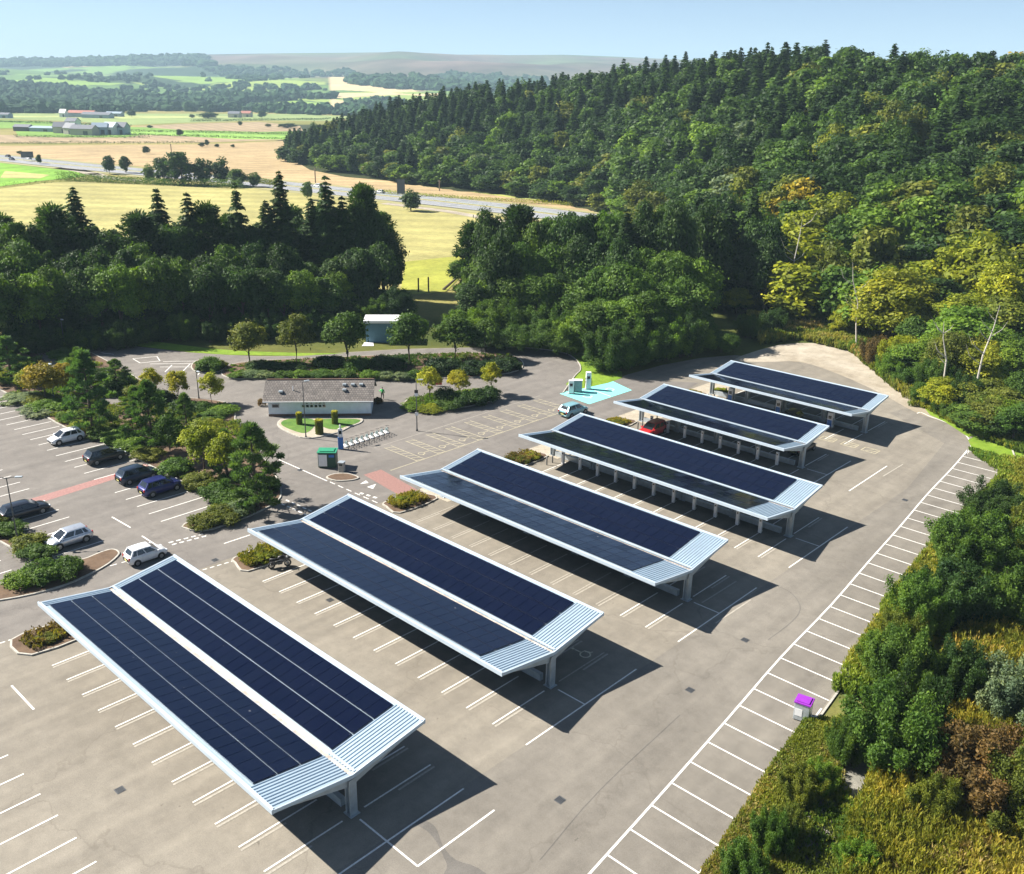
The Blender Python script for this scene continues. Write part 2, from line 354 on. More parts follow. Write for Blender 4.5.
# ------------------------------------------------------------------ ground mesh
def vor(x,y,s,seed=0):
    x=np.asarray(x)/s;y=np.asarray(y)/s; xi=np.floor(x);yi=np.floor(y); b=np.full(x.shape,9.);b2=np.full(x.shape,9.);idd=np.zeros(x.shape)
    for i in(-1,0,1):
        for j in(-1,0,1):
            cx=xi+i;cy=yi+j; h1=(np.sin(cx*127.1+cy*311.7+seed)*43758.5453)%1; h2=(np.sin(cx*269.5+cy*183.3+seed)*43758.5453)%1
            dd=np.maximum(abs(cx+.5+.8*(h1-.5)-x),abs(cy+.5+.8*(h2-.5)-y)); m=dd<b; b2=np.where(m,b,np.minimum(b2,dd)); idd=np.where(m,(h1*7.13+h2*3.7)%1,idd); b=np.where(m,dd,b)
    return b,b2-b,idd
def build_ground():
    az=np.concatenate([np.arange(-180,-40,8),np.arange(-40,44,.22),np.arange(44,180,8)]); az=np.radians(az)
    ds=np.concatenate([[4,15,30,50,70,90,105],np.arange(115,760,9),np.geomspace(765,1740,28),np.geomspace(1755,6000,150),[6060,6200,6600,7400,8600]])
    A,D=np.meshgrid(az,ds); th=A+FWA; X=np.sin(th)*D; Y=np.cos(th)*D; Z=terr(X,Y)
    na=len(az); nd=len(ds); V=np.stack([X,Y,Z],-1).reshape(-1,3)
    i=np.arange(nd-1)[:,None]*na; j=np.arange(na)[None,:]; j2=(j+1)%na
    F=np.stack([i+j,i+na+j,i+na+j2,i+j2],-1).reshape(-1,4)[:,::-1]
    me=bpy.data.meshes.new('ground'); Vv=np.vstack([V,[[0,0,-.03]]]); 
    fl=F.tolist()+[(len(V),k,(k+1)%na)[::-1] for k in range(na)]
    me.from_pydata(Vv.tolist(),[],fl); 
    x,y,z=Vv.T; a=(np.arctan2(x,y)-FWA+np.pi)%(2*np.pi)-np.pi; d=np.hypot(x,y)
    c=np.zeros((len(x),4)); c[:,3]=1
    n1=vn(x,y,60,1); n2=vn(x,y,14,2)
    def mix(p,q,t): t=np.asarray(t)[:,None]; return np.array(p)*(1-t)+np.array(q)*t
    base=mix((.17,.18,.045),(.30,.26,.11),np.clip(n1*1.2,0,1))
    forest=mix((.025,.035,.015),(.05,.06,.02),n2)
    hillm=((a>HA[0]-.01)&(d<1200)&(np.interp(a,HA,HF)-25<d))
    scrub=mix((.05,.08,.02),(.17,.17,.05),n2)
    out=base; near=(d<330)&(a>pxaz(560)); out=np.where(near[:,None],scrub,out); out=np.where(hillm[:,None],forest,out)
    near2=(d<175); out=np.where(near2[:,None],scrub*.8,out)
    # far hill
    t=np.clip((d-1750)/4250,0,1); b,e,idd=vor(x+60*vn(x,y,300,8),y+60*vn(x,y,300,9),330,4)
    pal=np.array([(.17,.30,.07),(.22,.35,.08),(.26,.35,.09),(.36,.31,.15),(.15,.26,.07),(.20,.31,.08),(.035,.07,.03),(.11,.20,.06)])
    fc=pal[(idd*8).astype(int)%8]; fc=np.where((e<.05)[:,None],(.06,.10,.045),fc)
    moor=mix((.13,.092,.085),(.075,.105,.05),np.clip(vn(x,y,400,11)*1.6-.3,0,1)); moor=moor*(.35+.9*vn(x,y,260,12)+.55*vn(x,y,70,17))[:,None]
    rightw=np.clip((a-pxaz(150))/(pxaz(330)-pxaz(150)),0,1)
    mt=np.clip((t-(.80-.50*rightw))*7+(vn(x,y,500,13)-.5)*2,0,1)
    fh=fc*(1-mt[:,None])+moor*mt[:,None]
    wd=(vn(x,y,420,14)+.5*vn(x,y,150,15))/1.5>(.72+.0*t); fh=np.where((wd&(mt<.97))[:,None],(.028,.06,.03),fh)
    topw=(t>.80)&(t<.995)&(a<pxaz(215)+.02*vn(x,y,200,3)); fh=np.where(topw[:,None],(.025,.05,.03),fh)
    out=np.where((d>1740)[:,None],fh,out)
    # tan patch on the far slope
    tp=(t<.35)&(t>.03)&(a>pxaz(335))&(a<pxaz(440)); out=np.where((tp&(vn(x,y,150,21)>.38))[:,None],(.56,.44,.28),out)
    c[:,:3]=out
    at=me.color_attributes.new('col','FLOAT_COLOR','POINT'); at.data.foreach_set('color',c.reshape(-1).astype(np.float32))
    me.materials.append(M['land']); me.polygons.foreach_set('use_smooth',[True]*len(me.polygons)); me.update()
    o=bpy.data.objects.new('ground',me); COL.objects.link(o); struct(o)
build_ground()
def Gs(pts): return [G(*p) for p in pts]
def surface(name,polys,z,mat,kind='structure'):
    b=MB()
    for p in polys: b.sheet(p,z)
    return struct(b.build(name,mat))
# car park: one large sheet
kerbR=[(-14.6,27.5),(-14.8,31.2),(-15.1,33.0),(-15.4,34.9),(-15.6,36.8)]
def front_x(y):       # curved outer line of the right-hand bays
    return float(np.interp(y,[5,34.6,39.6,44.7,47.2,62.9,69.3,76.4,83.6,90.6,100,109.9,118],[-21.4,-24.4,-24.9,-25.5,-25.7,-27.5,-27.9,-28.7,-29.5,-30.2,-31.3,-32.2,-33.1]))
pk=smooth_line([front_x(118)and(-28.2,119.5),(-30.2,124),(-33.0,128.5),(-37,131.5),(-42,133)],4)
right_edge=[(front_x(y)+4.95,y) for y in range(0,119,6)]+[(-28.0,118.6)]
park=[(-60,-30),(-12,-30)]+right_edge+pk+Gs([(917,412),(880,392),(840,372),(800,360),(760,358),(735,355),(700,358),(662,365),(626,375),(608,383),(572,392),(566,384)])
loop=Gs([(575,376),(580.5,370),(578,362),(567,354),(547,350),(520,347.5),(500,347)])
park+=smooth_line(loop,4)
park+=Gs([(440,348),(400,349),(350,352),(300,356),(260,356),(230,355),(190,352.5),(150,348),(110,343.5),(75,342),(20,341),(-120,342),(-260,350)])+[(-260,-30)]
surface('car_park',[park],0,M['asphalt_beige'])
road=[(-71.2,-30),(-71.2,62),(-70.6,110)]+Gs([(640,392)])[:0]+[(-72,118)]+Gs([(622,378.5),(608,384),(572,392.5),(566,384.5)])+[tuple(p) for p in smooth_line(loop,4)]+Gs([(440,348.5),(400,349.5),(350,352.5),(300,356.5),(260,356.5),(230,355.5),(190,353),(150,348.5),(110,344),(75,342.5),(20,341.5),(-120,342.5),(-260,351)])+[(-259,-30)]
surface('road',[road],.004,M['asphalt_road'])
aisle=[(-34.2,-30),(-14.2,-30)]+[(p[0]-.15,p[1]) for p in right_edge]+[(p[0]-.2,p[1]) for p in pk]+[(-44,132),(-46,125),(-36,118),(-33.5,100),(-33.8,60),(-34.4,20)]
surface('aisle',[aisle],.004,M['asphalt_grey'])
tp=smooth_poly(Gs([(424,820),(436,828),(443,846),(456,860),(478,868),(500,890),(440,890),(447,868),(444,858),(437,843),(427,831),(412,822)]),3)
surface('tar_patch',[tp],.009,M['tar'])
surface('dirt_patch',[smooth_poly(Gs([(733,360),(770,347),(800,343),(836,346),(866,362),(893,385),(925,404),(946,420),(917,413),(880,393),(838,374),(800,362),(765,362)]),3)],.012,M['gravel'])
surface('grass_verge',[Gs([(95,338),(150,341),(205,348),(240,351),(300,353),(345,353.5),(300,356),(230,355),(190,352.3),(150,347.6),(110,343.2),(88,341.6)]),
  Gs([(495,343),(540,343),(575,348),(600,358),(622,372),(622,378),(608,383),(572,391),(566,384)])[:9]+[tuple(p) for p in smooth_line(loop,4)],
  Gs([(968,440),(975,436),(1015,446),(1060,462),(1060,480),(1012,464),(972,449)]),
  Gs([(921,404),(950,410),(985,428),(975,436),(968,437),(945,422),(930,415)]),Gs([(1004,466),(1040,470),(1060,500),(1030,520),(1010,490)])],.018,M['verge'])
surface('scrub_ground',[[(-14.4,-30),(60,-30),(75,110),(-10,140),(-27.8,119.2)]+[(p[0]+.25,p[1]) for p in right_edge[::-1]]],.016,M['rough_ground'])
surface('rubble_ground',[smooth_poly(Gs([(862,748),(868,762),(860,795),(844,812),(842,850),(832,890),(798,890),(790,850),(786,820),(804,795),(830,774)]),3)],.03,M['rubble'])
# kerbs along the outer edges
kb=MB()
for line in ([(p[0]+.1,p[1]) for p in right_edge[1:]],pk,smooth_line([G(563,393)]+loop,4)):
    for a,b2 in zip(line,line[1:]):
        d=Vector((b2[0]-a[0],b2[1]-a[1])); kb.box(((a[0]+b2[0])/2,(a[1]+b2[1])/2,.05),(d.length+.02,.15,.12),0,math.atan2(d.y,d.x))
struct(kb.build('kerb',M['kerb']))
# ------------------------------------------------------------------ markings
wl=MB(); ol=MB(); yl=MB(); cl_=MB(); Z=.012
def wline(a,b,w=.12,faint=None): 
    wl.line(a,b,w,Z)
    if faint:
        ol.line((a[0]+faint[0],a[1]+faint[1]),(b[0]+faint[0],b[1]+faint[1]),w*1.3,Z-.002)
YC=[26.6,44.6,62.16,79.79,97.5,114.7]; X0=-68.25; X1=[-37.16,-37.22,-37.12,-36.92,-44.73,-44.77]
for k,yc in enumerate(YC):
    xe=X1[k]; n=13 if k<4 else 10
    for i in range(n):
        x=xe-2.555*i+.0
        if x<X0+2.2: continue
        B=yl if (k==1 and 0) else wl
        for s in(-1,1):
            bb=ol if (k in(1,2,3) and s==1 and k!=1 and i>3) or (k==1 and s==1) or (k==2 and s==-1 and i>1) else wl
            bb.line((x,yc+s*.8),(x,yc+s*6.15),.12,Z)
            if i<12: ol.line((x+.32,yc+s*3.2),(x+.30,yc+s*6.2),.16,Z-.002)
    if k!=5:
        wl.line((xe+3.1,yc-6.15 if k in(0,1) else yc-6.1),(xe+3.1,yc+6.1),.12,Z); wl.line((xe+.6,yc),(xe+(5.75 if k==0 else 3.1),yc),.12,Z+.001)
    if k==0: wl.line((xe+5.75,yc),(xe+5.75,yc+6.1),.13,Z)
# disabled symbols, faded yellow, between the second and third carport
def wheelchair(B,x,y,s,rot=0,z=None):
    z=Z+.002 if z is None else z
    cr,sr=math.cos(rot),math.sin(rot); f=lambda u,v:(x+(u*cr-v*sr)*s,y+(u*sr+v*cr)*s)
    pts=[f(.32*math.cos(t),.32*math.sin(t)-.2) for t in np.linspace(R(100),R(400),13)]
    B.strip(pts,.09*s,z); B.strip([f(-.02,.62),f(0,.12),f(.28,.08),f(.42,-.35),f(.55,-.32)],.1*s,z+.001)
    B.sheet([f(-.02+.1*math.cos(t),.76+.1*math.sin(t)) for t in np.linspace(0,2*math.pi,9)[:-1]],z)
for i in range(1,11):
    x=-37.2-2.555*(i+.5)+2.5
    if i<10: wheelchair(cl_,x+.2,49.5,1.25,math.pi/2)
# electric bay symbols near the last carports
for (x,y) in [(-41.5,108.8),(-44.2,108.9),(-47,108.8)]:
    for a,b2 in (((-.9,-.7),(.9,-.7)),((.9,-.7),(.9,.7)),((.9,.7),(-.9,.7)),((-.9,.7),(-.9,-.7)),((-.4,-.5),(.2,.5)),((.3,-.6),(.7,.4))): yl.line((x+a[0],y+a[1]),(x+b2[0],y+b2[1]),.14,Z)
for (x,y) in [(-36.9,101.7),(-33.4,60.6),(-36,62.6)]: ol.line((x,y),(x+.1,y+5.4),.14,Z)
wl.line(G(849,491),G(887,466),.13,Z)
# right-hand bays
ys=[]; 
fl=[(front_x(y),y) for y in np.arange(4,118.3,2.0)]+[(-33.1,118.1),(-33.9,120.5),(-35.2,123.0),(-37.0,125.3),(-39.5,127.6),(-42.4,130)]
wl.strip(smooth_line([(front_x(y),y) for y in (5,15,25,34,40,50,60,70,80,90,100,110,116,118)]+Gs([(966,455),(971,446),(968,438),(960,430),(945,422),(930,416.5),(921,412.5),(917,413.5)]),3),.15,Z+.002)
for k in range(-12,34):
    y=37.16+2.51*k
    if y>118.2: break
    wl.line((front_x(y),y),(front_x(y)+4.9,y),.12,Z)
wl.strip([(front_x(y)+4.78,y) for y in (4,15,26,37,44,50,56)],.13,Z+.003)
# left-hand lot
for i in range(32):
    x=-82.8-2.49*i
    if abs(x+95.2)>2.3: wl.line((x,38.1),(x,44.0 if x>-112 else 42.6),.12,Z)
    if abs(x+96.1)>2.0: wl.line((x+.15,27.2),(x+.15,32.2),.12,Z)
for i in range(12): wl.line((-82.7-2.49*i,18.6),(-82.7-2.49*i,24.0),.12,Z)
for i in range(9): wl.line((-44.4-2.55*i if i<5 else -44.4-2.55*(i+0),9.0),(-44.4-2.55*i,14.4),.12,Z)
for a,b2 in [((112,517),(130.5,527.6)),((142,536),(156,545)),((224,543.6),(250,535)),((11.6,685.6),(33.9,709.5)),((279,459.7),(327,481)),((106,362.7),(133,376))]: wl.line(G(*a),G(*b2),.14,Z)
def dashes(a,b2,n,w=.13,fill=.6,B=None):
    A=G(*a);C=G(*b2)
    for i in range(n):
        t0=i/n;t1=(i+fill)/n; (B or wl).line((A[0]+(C[0]-A[0])*t0,A[1]+(C[1]-A[1])*t0),(A[0]+(C[0]-A[0])*t1,A[1]+(C[1]-A[1])*t1),w,Z)
dashes((168.7,542.8),(206,533.4),5,.2);dashes((172,544.8),(209,535.2),5,.2);dashes((110,566),(133,559.5),2,.12,.6);dashes((202.7,570),(252,555.5),7,.13)
dashes((-8,646),(40,630),6);dashes((281.6,503.7),(310,516.5),5,.2);dashes((286,500),(314,512.5),5,.2);dashes((330,482),(381,504.5),6,.13)
dashes((50,346.6),(127,356),3,.14,.5);dashes((360,493),(380,499),3,.3,.5)
for tri in (Gs([(360,484),(366,480.5),(368.5,483)]),Gs([(367,487),(376,484),(373,489)])): wl.sheet(tri,Z)
for a,b2 in [((132.8,358.7),(157,356.5)),((157,356.5),(160,361)),((160,361),(140,363)),((140,363),(132.8,358.7)),((150,364),(198,363.5)),((160,367),(205,367)),((165,372),(172,365)),((180,374),(190,364)),((198,375),(204,366)),((163,361.5),(200,361)),((233,378),(262,379))]: wl.line(G(*a),G(*b2),.14,Z)
# disabled bays by the bike stands: yellow ladders every 3.34 m
for k in range(10):
    y=66.9+3.34*k-3.34
    if k>0:
        yl.line((-83.4,y),(-77.4,y),.10,Z); yl.line((-83.4,y+1.05),(-77.4,y+1.05),.10,Z)
        for j in range(7): yl.line((-83.2+j*.92,y+.05),(-82.75+j*.92,y+1.0),.10,Z+.001)
    if 0<k<9: wheelchair(yl,-78.9,y+2.2,1.15,0)
yl.line((-77.3,62.8),(-77.3,95.5),.12,Z+.002); 
ol.line((-84.2,66),(-84.2,96),.08,Z)
struct(wl.build('white_marking',M['white_line'])); struct(ol.build('faded_marking',M['old_line'])); struct(yl.build('yellow_marking',M['yellow_line'])); struct(cl_.build('cream_marking',M['cream_line']))
surface('red_marking',[Gs([(363.5,474.8),(381,469.5),(417.6,490),(398.7,495)])],.010,M['red_paint'])
surface('red_path',[[(-97.3,31.8),(-95.6,31.8),(-96.2,38.2),(-97.0,45.6),(-98.4,45.6),(-97.7,38.2)],[(-97.3,31.8),(-95.6,31.8),(-95.4,25.5),(-97.1,25.5)]],.010,M['red_path'])
tq=MB(); tq.sheet([(-82.9,98.7),(-76.9,98.0),(-76.7,107.6),(-82.6,109.6)],.010); struct(tq.build('turquoise_marking',M['turquoise']))
tq=MB(); tq.line((-82.6,103.9),(-77,103.0),.12,.014); 
for (x,y) in ((-79.3,100.6),(-79.2,105.6)):
    for a,b2 in (((-.5,-.5),(.5,-.5)),((.5,-.5),(.5,.5)),((.5,.5),(-.5,.5)),((-.5,.5),(-.5,-.5)),((.5,-.2),(.9,-.2))): tq.line((x+a[0],y+a[1]),(x+b2[0],y+b2[1]),.1,.014)
struct(tq.build('white_bay_marking',M['white_line']))
# thin tyre arcs
ta=MB(); ta.strip(smooth_line(Gs([(777,586),(790,592),(799,603),(799,613),(788,625),(768,640)]),4),.07,.010); ta.strip(smooth_line(Gs([(650,770),(690,728),(742,690),(800,665)])[:0]+Gs([(540,860),(600,790),(680,715)]),4),.05,.010)
struct(ta.build('tyre_mark',M['tar']))
# ------------------------------------------------------------------ planting beds (raised kerb + soil)
def inset(poly,d):
    n=len(poly); a=sum(poly[i][0]*poly[(i+1)%n][1]-poly[(i+1)%n][0]*poly[i][1] for i in range(n)); s=1 if a>0 else -1; out=[]
    for i in range(n):
        p=Vector(poly[i-1]);q=Vector(poly[i]);r=Vector(poly[(i+1)%n]); e=((q-p).normalized()+(r-q).normalized()); 
        if e.length<1e-3: out.append(tuple(q)); continue
        e.normalize(); out.append((q.x-e.y*d*s,q.y+e.x*d*s))
    return out
def bed(name,poly,soil='mulch'):
    b=MB(); b.prism(poly,-.02,.12,0); b.sheet(inset(poly,.16),.127,1)
    return struct(b.build(name,[M['kerb'],M[soil]]))
main_bed=Gs([(-60,372),(-40,366),(0,353),(38,352),(60,350.5),(82,349.5),(108,361.5),(133,375.5),(152,388),(175,397),(200,399),(232,404),(236,413),(236,424),(250,438),(264,458),(275,474),(281,487),(281,498),(270,507),(249,517),(214,529.5),(196,531.5),(185,529),(184,524.5),(221.6,503.4),(194,488.5),(148,465.5)])+[(-112,44.3),(-114,42.9),(-126,42.8),(-145,42.8)]
bed('planting_bed',smooth_poly(main_bed,2))
surface('path',[Gs([(36,353),(44,352),(72,371),(90,385),(128,398),(140,404),(138,412),(120,408),(80,392),(60,375)])],.134,M['asphalt_road'])
bed('planting_bed',smooth_poly(Gs([(-60,490),(-20,508),(0,519),(44.8,549.7),(60,561),(81.7,560),(100,553),(112,549.7),(119,552),(118,557),(102,569),(64,586.5),(16,598.6),(-40,606),(-60,604),(-30,592),(0,585),(34,566.5),(0,542.5),(-60,510)]),3))
bed('planting_bed',smooth_poly(Gs([(221,372),(232,364.5),(262,361),(300,359),(345,357),(400,355),(470,353),(508,355),(523,362),(518,371),(480,377.5),(430,379),(380,379.5),(300,379),(262,378),(240,379.5),(225,377)]),3))
bed('planting_bed',smooth_poly(Gs([(191,366),(200,360),(222,362),(226,368),(215,373),(196,372)]),3))
bed('planting_bed',smooth_poly(Gs([(403,404),(412,398),(436,395),(470,390),(495,390),(499,396),(490,402),(455,409),(420,411),(405,409)]),3))
bed('garden_bed',smooth_poly(Gs([(277,425),(286,418.5),(320,418),(358,418.5),(362,422.5),(350,427.5),(338,433),(308,439),(288,433)]),3),'sand')
surface('lawn',[smooth_poly(Gs([(281,425),(288,420),(312,420),(315,426),(306,434),(292,431)]),3),smooth_poly(Gs([(322,420),(356,420),(359,423),(346,427.5),(336,430.5),(326,429),(318,424)]),3)],.14,M['lawn'])
bed('planting_bed',smooth_poly(Gs([(326,478),(334,474.5),(348,474),(359,478),(352,480.8),(336,481.5)]),3))
for k,yc in enumerate(YC):
    if k==0: P=[(-70.9,19.6),(-67.6,19.9),(-67.6,26.0),(-69.6,25.6),(-70.9,23.2)]
    else: P=[(-70.9,yc-5.6),(-69.9,yc-6.1),(-67.7,yc-6.1),(-67.7,yc-.9),(-70.0,yc-1.2),(-70.9,yc-2.6)]
    P=smooth_poly(P,3); bed('planting_bed',P)
    if k>0:
        surface('paved_apron',[[(-71.0,yc-.7),(-66.4,yc-.7),(-66.4,yc+6.1),(-70.9,yc+6.0)]],.016,M['sand'])

# drain covers
for (px,py) in [(560,640),(745,640),(330,600),(215,560),(120,790),(560,800),(905,500),(470,470),(300,470),(690,690)]:
    x,y=G(px,py); b=MB(); b.box((0,0,.012),(.55,.55,.012),0); [b.box((-.2+.1*i,0,.020),(.03,.42,.006),1) for i in range(5)]; o=struct(b.build('drain_cover',[M['dark_steel'],M['black']])); o.location=(x,y,0)
# ------------------------------------------------------------------ solar carports
WL,WR,ZV,ZE=5.3,5.56,2.89,3.71
def carport(k,label):
    yc=YC[k]; x0=X0; x1=X1[k]; short=k>=4
    root=empty('solar_carport',(x0,yc,0)); tag(root,label,'solar carport','solar carports in the row')
    L=x1-x0; pn0=.85; pn1=L-(1.25 if short else 2.5)
    gz=lambda v:ZV+(ZE-ZV)*abs(v)/(WL if v<0 else WR)     # top surface height at offset v
    # sheets with ribs
    for s,w in((-1,WL),(1,WR)):
        b=MB(); sl=(ZE-ZV)/w; v0=.14*s; v1=w*s
        for (za,zb) in((0,-.16),):
            A=[(0,v0,gz(v0)),(L,v0,gz(v0)),(L,v1,gz(v1)),(0,v1,gz(v1))]; 
            top=A if s>0 else A[::-1]; b.face(top); b.face([(p[0],p[1],p[2]-.10) for p in top[::-1]])
        xr=[x for x in np.arange(.12,L-.05,.26) if x<pn0-.05 or x>pn1+.05]
        for x in xr:
            q=[(x-.05,0),(x-.028,.05),(x+.028,.05),(x+.05,0)]
            k0=len(b.v)
            for v in(v0,v1-.12*s):
                for (xx,h) in q: b.v.append((xx,v,gz(v)+.002+h))
            for i in range(3):
                f=(k0+i,k0+i+1,k0+5+i,k0+4+i); b.f.append(f if s<0 else f[::-1]); b.m.append(0)
            for e in(0,4):
                b.f.append((k0+e,k0+e+1,k0+e+2,k0+e+3)); b.m.append(0)
        b.build('roof_sheet',M['roof_sheet'],root)
        # rows of modules
        vs=[.42,2.07,3.72,5.36] if s>0 else [.24,1.83,3.42,5.02]
        th=math.atan(sl)*s
        for r in range(3):
            b=MB(); a0=vs[r]+ .028; a1=vs[r+1]-.032; n=int(round((pn1-pn0)/1.02)); st=(pn1-pn0)/n; mid=(a0+a1)/2*s
            # frame slab and glass slabs built flat then tilted about the valley line
            fr=MB(); fr.box(((pn0+pn1)/2,mid,.075),(pn1-pn0,(a1-a0),.035),0)
            for i in range(n): fr.box((pn0+(i+.5)*st,mid,.098+((i*7+r*3)%5)*.0008),(st-.03,(a1-a0)-.02,.018),1+((i*5+r*7+(i*i)%3)%3))
            fr.xf(Matrix.Translation((0,0,ZV))@Matrix.Rotation(th,4,'X'))
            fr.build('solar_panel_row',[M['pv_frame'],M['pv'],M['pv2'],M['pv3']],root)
        # fascia along outer edge
        b=MB(); b.box((L/2,v1+.06*s,gz(v1)-.06),(L+.24,.12,.30)); b.box((L/2,v1-.04*s,gz(v1)+.03),(L,.14,.05)); b.build('edge_fascia',M['fascia'],root)
        # end fascias
        for xe,sg in((-.06,-1),(L+.06,1)):
            b=MB(); 
            y0,y1=v0*0,v1
            p=[(xe-.05,y0,ZV+.03),(xe-.05,y1,ZE+.03),(xe-.05,y1,ZE-.20),(xe-.05,y0,ZV-.24)]
            q=[(xe+.05,a[1],a[2]) for a in p]; b.face(p[::s]); b.face(q[::-s])
            for i in range(4): j=(i+1)%4; b.face([p[i],q[i],q[j],p[j]][::-s])
            b.build('end_fascia',M['fascia'],root)
    # valley gutter and pale flashing
    b=MB(); b.box((L/2,0,ZV-.10),(L+.1,.26,.12)); b.build('gutter',M['gutter'],root)
    b=MB(); b.xf(Matrix.Identity(4)); b.box((L/2,.27,ZV+.075),(L-.1,.17,.04)); b.build('flashing',M['fascia'],root)
    b=MB(); b.box((L/2,0,ZV-.32),(L-.1,.22,.30)); b.build('spine_beam',M['steel'],root)
    nc=6 if not short else 5
    cx=[.55+(L-.70)*i/(nc-1) for i in range(nc)]
    for x in cx:
        b=MB(); 
        for dx in(-.20,.20): b.box((x+dx,0,(ZV-.30)/2),(.08,.52,ZV-.30))
        b.box((x,0,(ZV-.30)/2),(.34,.14,ZV-.30)); col=b.build('column',M['steel'],root)
        p=MB(); p.box((x,0,.03),(.75,.70,.05)); 
        for dx in(-.28,.28):
            for dy in(-.26,.26): p.cyl((x+dx,dy,.05),.03,.05,6)
        pl=p.build('base_plate',M['steel'],col)
        for s,w in((-1,WL),(1,WR)):
            b=MB(); P=[(.10*s,ZV-.25),(w*s*.97,gz(w*s)-.13),(w*s*.97,gz(w*s)-.26),(.10*s,ZV-.85)]
            q=[(x-.09,a,z) for a,z in P]; r=[(x+.09,a,z) for a,z in P]; b.face(q[::s]); b.face(r[::-s])
            for i in range(4): j=(i+1)%4; b.face([q[i],r[i],r[j],q[j]][::-s])
            b.build('rafter',M['steel'],root)
    for s,w in((-1,WL),(1,WR)):
        for fr_ in(.36,.68):
            v=w*fr_*s; b=MB(); b.box((L/2,v,gz(v)-.19),(L-.2,.10,.16)); b.build('purlin',M['steel'],root)
    b=MB(); b.box((L/2,0,.30),(L-2.0,.34,.55)); b.build('ground_beam',M['steel'],root)
    return root
cl=['solar carport nearest the camera in the foreground, at the bottom left','second solar carport from the camera, with a motorcycle parked at its far left corner','third solar carport from the camera, beside the worn red painted crossing','fourth solar carport from the camera, with the teal and white car behind its far corner','short solar carport with the red car parked under its far end','short solar carport farthest from the camera, in front of the dirt patch']
for k in range(6): carport(k,cl[k])
# charging posts under the fourth and fifth carports
def post(x,y,label,group):
    r=empty('charging_post',(x,y,0)); tag(r,label,'charging post',group)
    b=MB(); b.box((0,0,.80),(.34,.24,1.56)); b.box((0,0,1.60),(.38,.28,.05)); b.build('body',M['white'],r,bevel=.03)
    b=MB(); b.box((0,-.13,1.35),(.16,.03,.16)); b.build('screen',M['glass'],r)
    b=MB(); b.box((0,0,.02),(.4,.34,.05)); b.build('base',M['dark_steel'],r)
    return r
n=0
for k,nm in((3,'fourth'),(4,'fifth')):
    xs=[X1[k]-2.5-2.55*i for i in range(11 if k<4 else 8)]
    for i,x in enumerate(xs):
        sfx={1:'st',2:'nd',3:'rd'}.get(i+1,'th')
        post(x,YC[k]-1.45,'white charging post under the %s solar carport, %d%s from its near end'%(nm,i+1,sfx),'charging posts under the %s carport'%nm)
def rapid(x,y,rz,label,kind=0,h=1.95):
    r=empty('rapid_charger',(x,y,0),rz); tag(r,label,'car charger','rapid chargers')
    b=MB(); b.box((0,0,h/2+.08),(.75,.62,h)); b.build('cabinet',M['white'],r,bevel=.05)
    b=MB(); b.box((0,-.325,h*.72),(.42,.03,.42)); b.build('screen',M['glass'],r)
    b=MB(); b.box((0,-.33,h*.32),(.60,.03,h*.42)); b.build('front_panel',M['blue'] if kind else M['white'],r)
    for s in(-1,1):
        b=MB(); b.tube([(s*.38,-.1,h*.68),(s*.55,-.2,h*.45),(s*.5,-.25,h*.2),(s*.40,-.2,h*.5)],.03,6); b.build('cable',M['rubber'],r)
    b=MB(); b.box((0,0,.04),(.9,.78,.08)); b.build('plinth',M['kerb'],r)
    return r
rapid(-63.8,113.4,0,'blue and white rapid charger under the farthest carport, leftmost of its three',1)
rapid(-56.4,113.4,0,'blue and white rapid charger under the farthest carport, middle of its three',1)
rapid(-49.0,113.4,0,'blue fronted rapid charger under the farthest carport, rightmost of its three, by the near end',1)
p=G(588,389); rapid(p[0],p[1],R(45),'tall white rapid charger standing behind the turquoise painted bay',0,2.5)
p=G(571,393.5); rapid(p[0],p[1],R(40),'narrow white charger at the left corner of the turquoise bay',0,1.9)
p=G(577,391.5); r=empty('electrical_cabinet',(p[0],p[1],0),R(40)); tag(r,'grey green electrical cabinet between the two white chargers by the turquoise bay','cabinet')
b=MB(); b.box((0,0,.9),(1.4,.8,1.6)); b.build('body',M['teal_box'],r,bevel=.03); b=MB(); b.box((0,0,1.74),(1.5,.9,.08)); b.build('lid',M['white'],r)
b=MB(); [b.box((s*.34,-.41,.9),(.62,.03,1.4)) for s in(-1,1)]; b.build('door',M['teal_box'],r)
# bollards near far ends of the carports
for k in(3,4,5):
    for j,(dx,dy) in enumerate(((1.3,-3.0),(1.3,-2.0),(1.3,1.2))):
        x=X0+dx+.9;y=YC[k]+dy; b=MB(); b.cyl((0,0,0),.07,1.0,10); b.cyl((0,0,.85),.075,.08,10,1); o=b.build('bollard',[M['dark_steel'],M['white']]); o.location=(x,y,0)
        tag(o,'short dark bollard at the far end of the %s carport, %s'%(('fourth','fifth','farthest')[k-3],('leftmost of its three','middle of its three','rightmost of its three')[j]),'bollard','bollards at the carport ends')
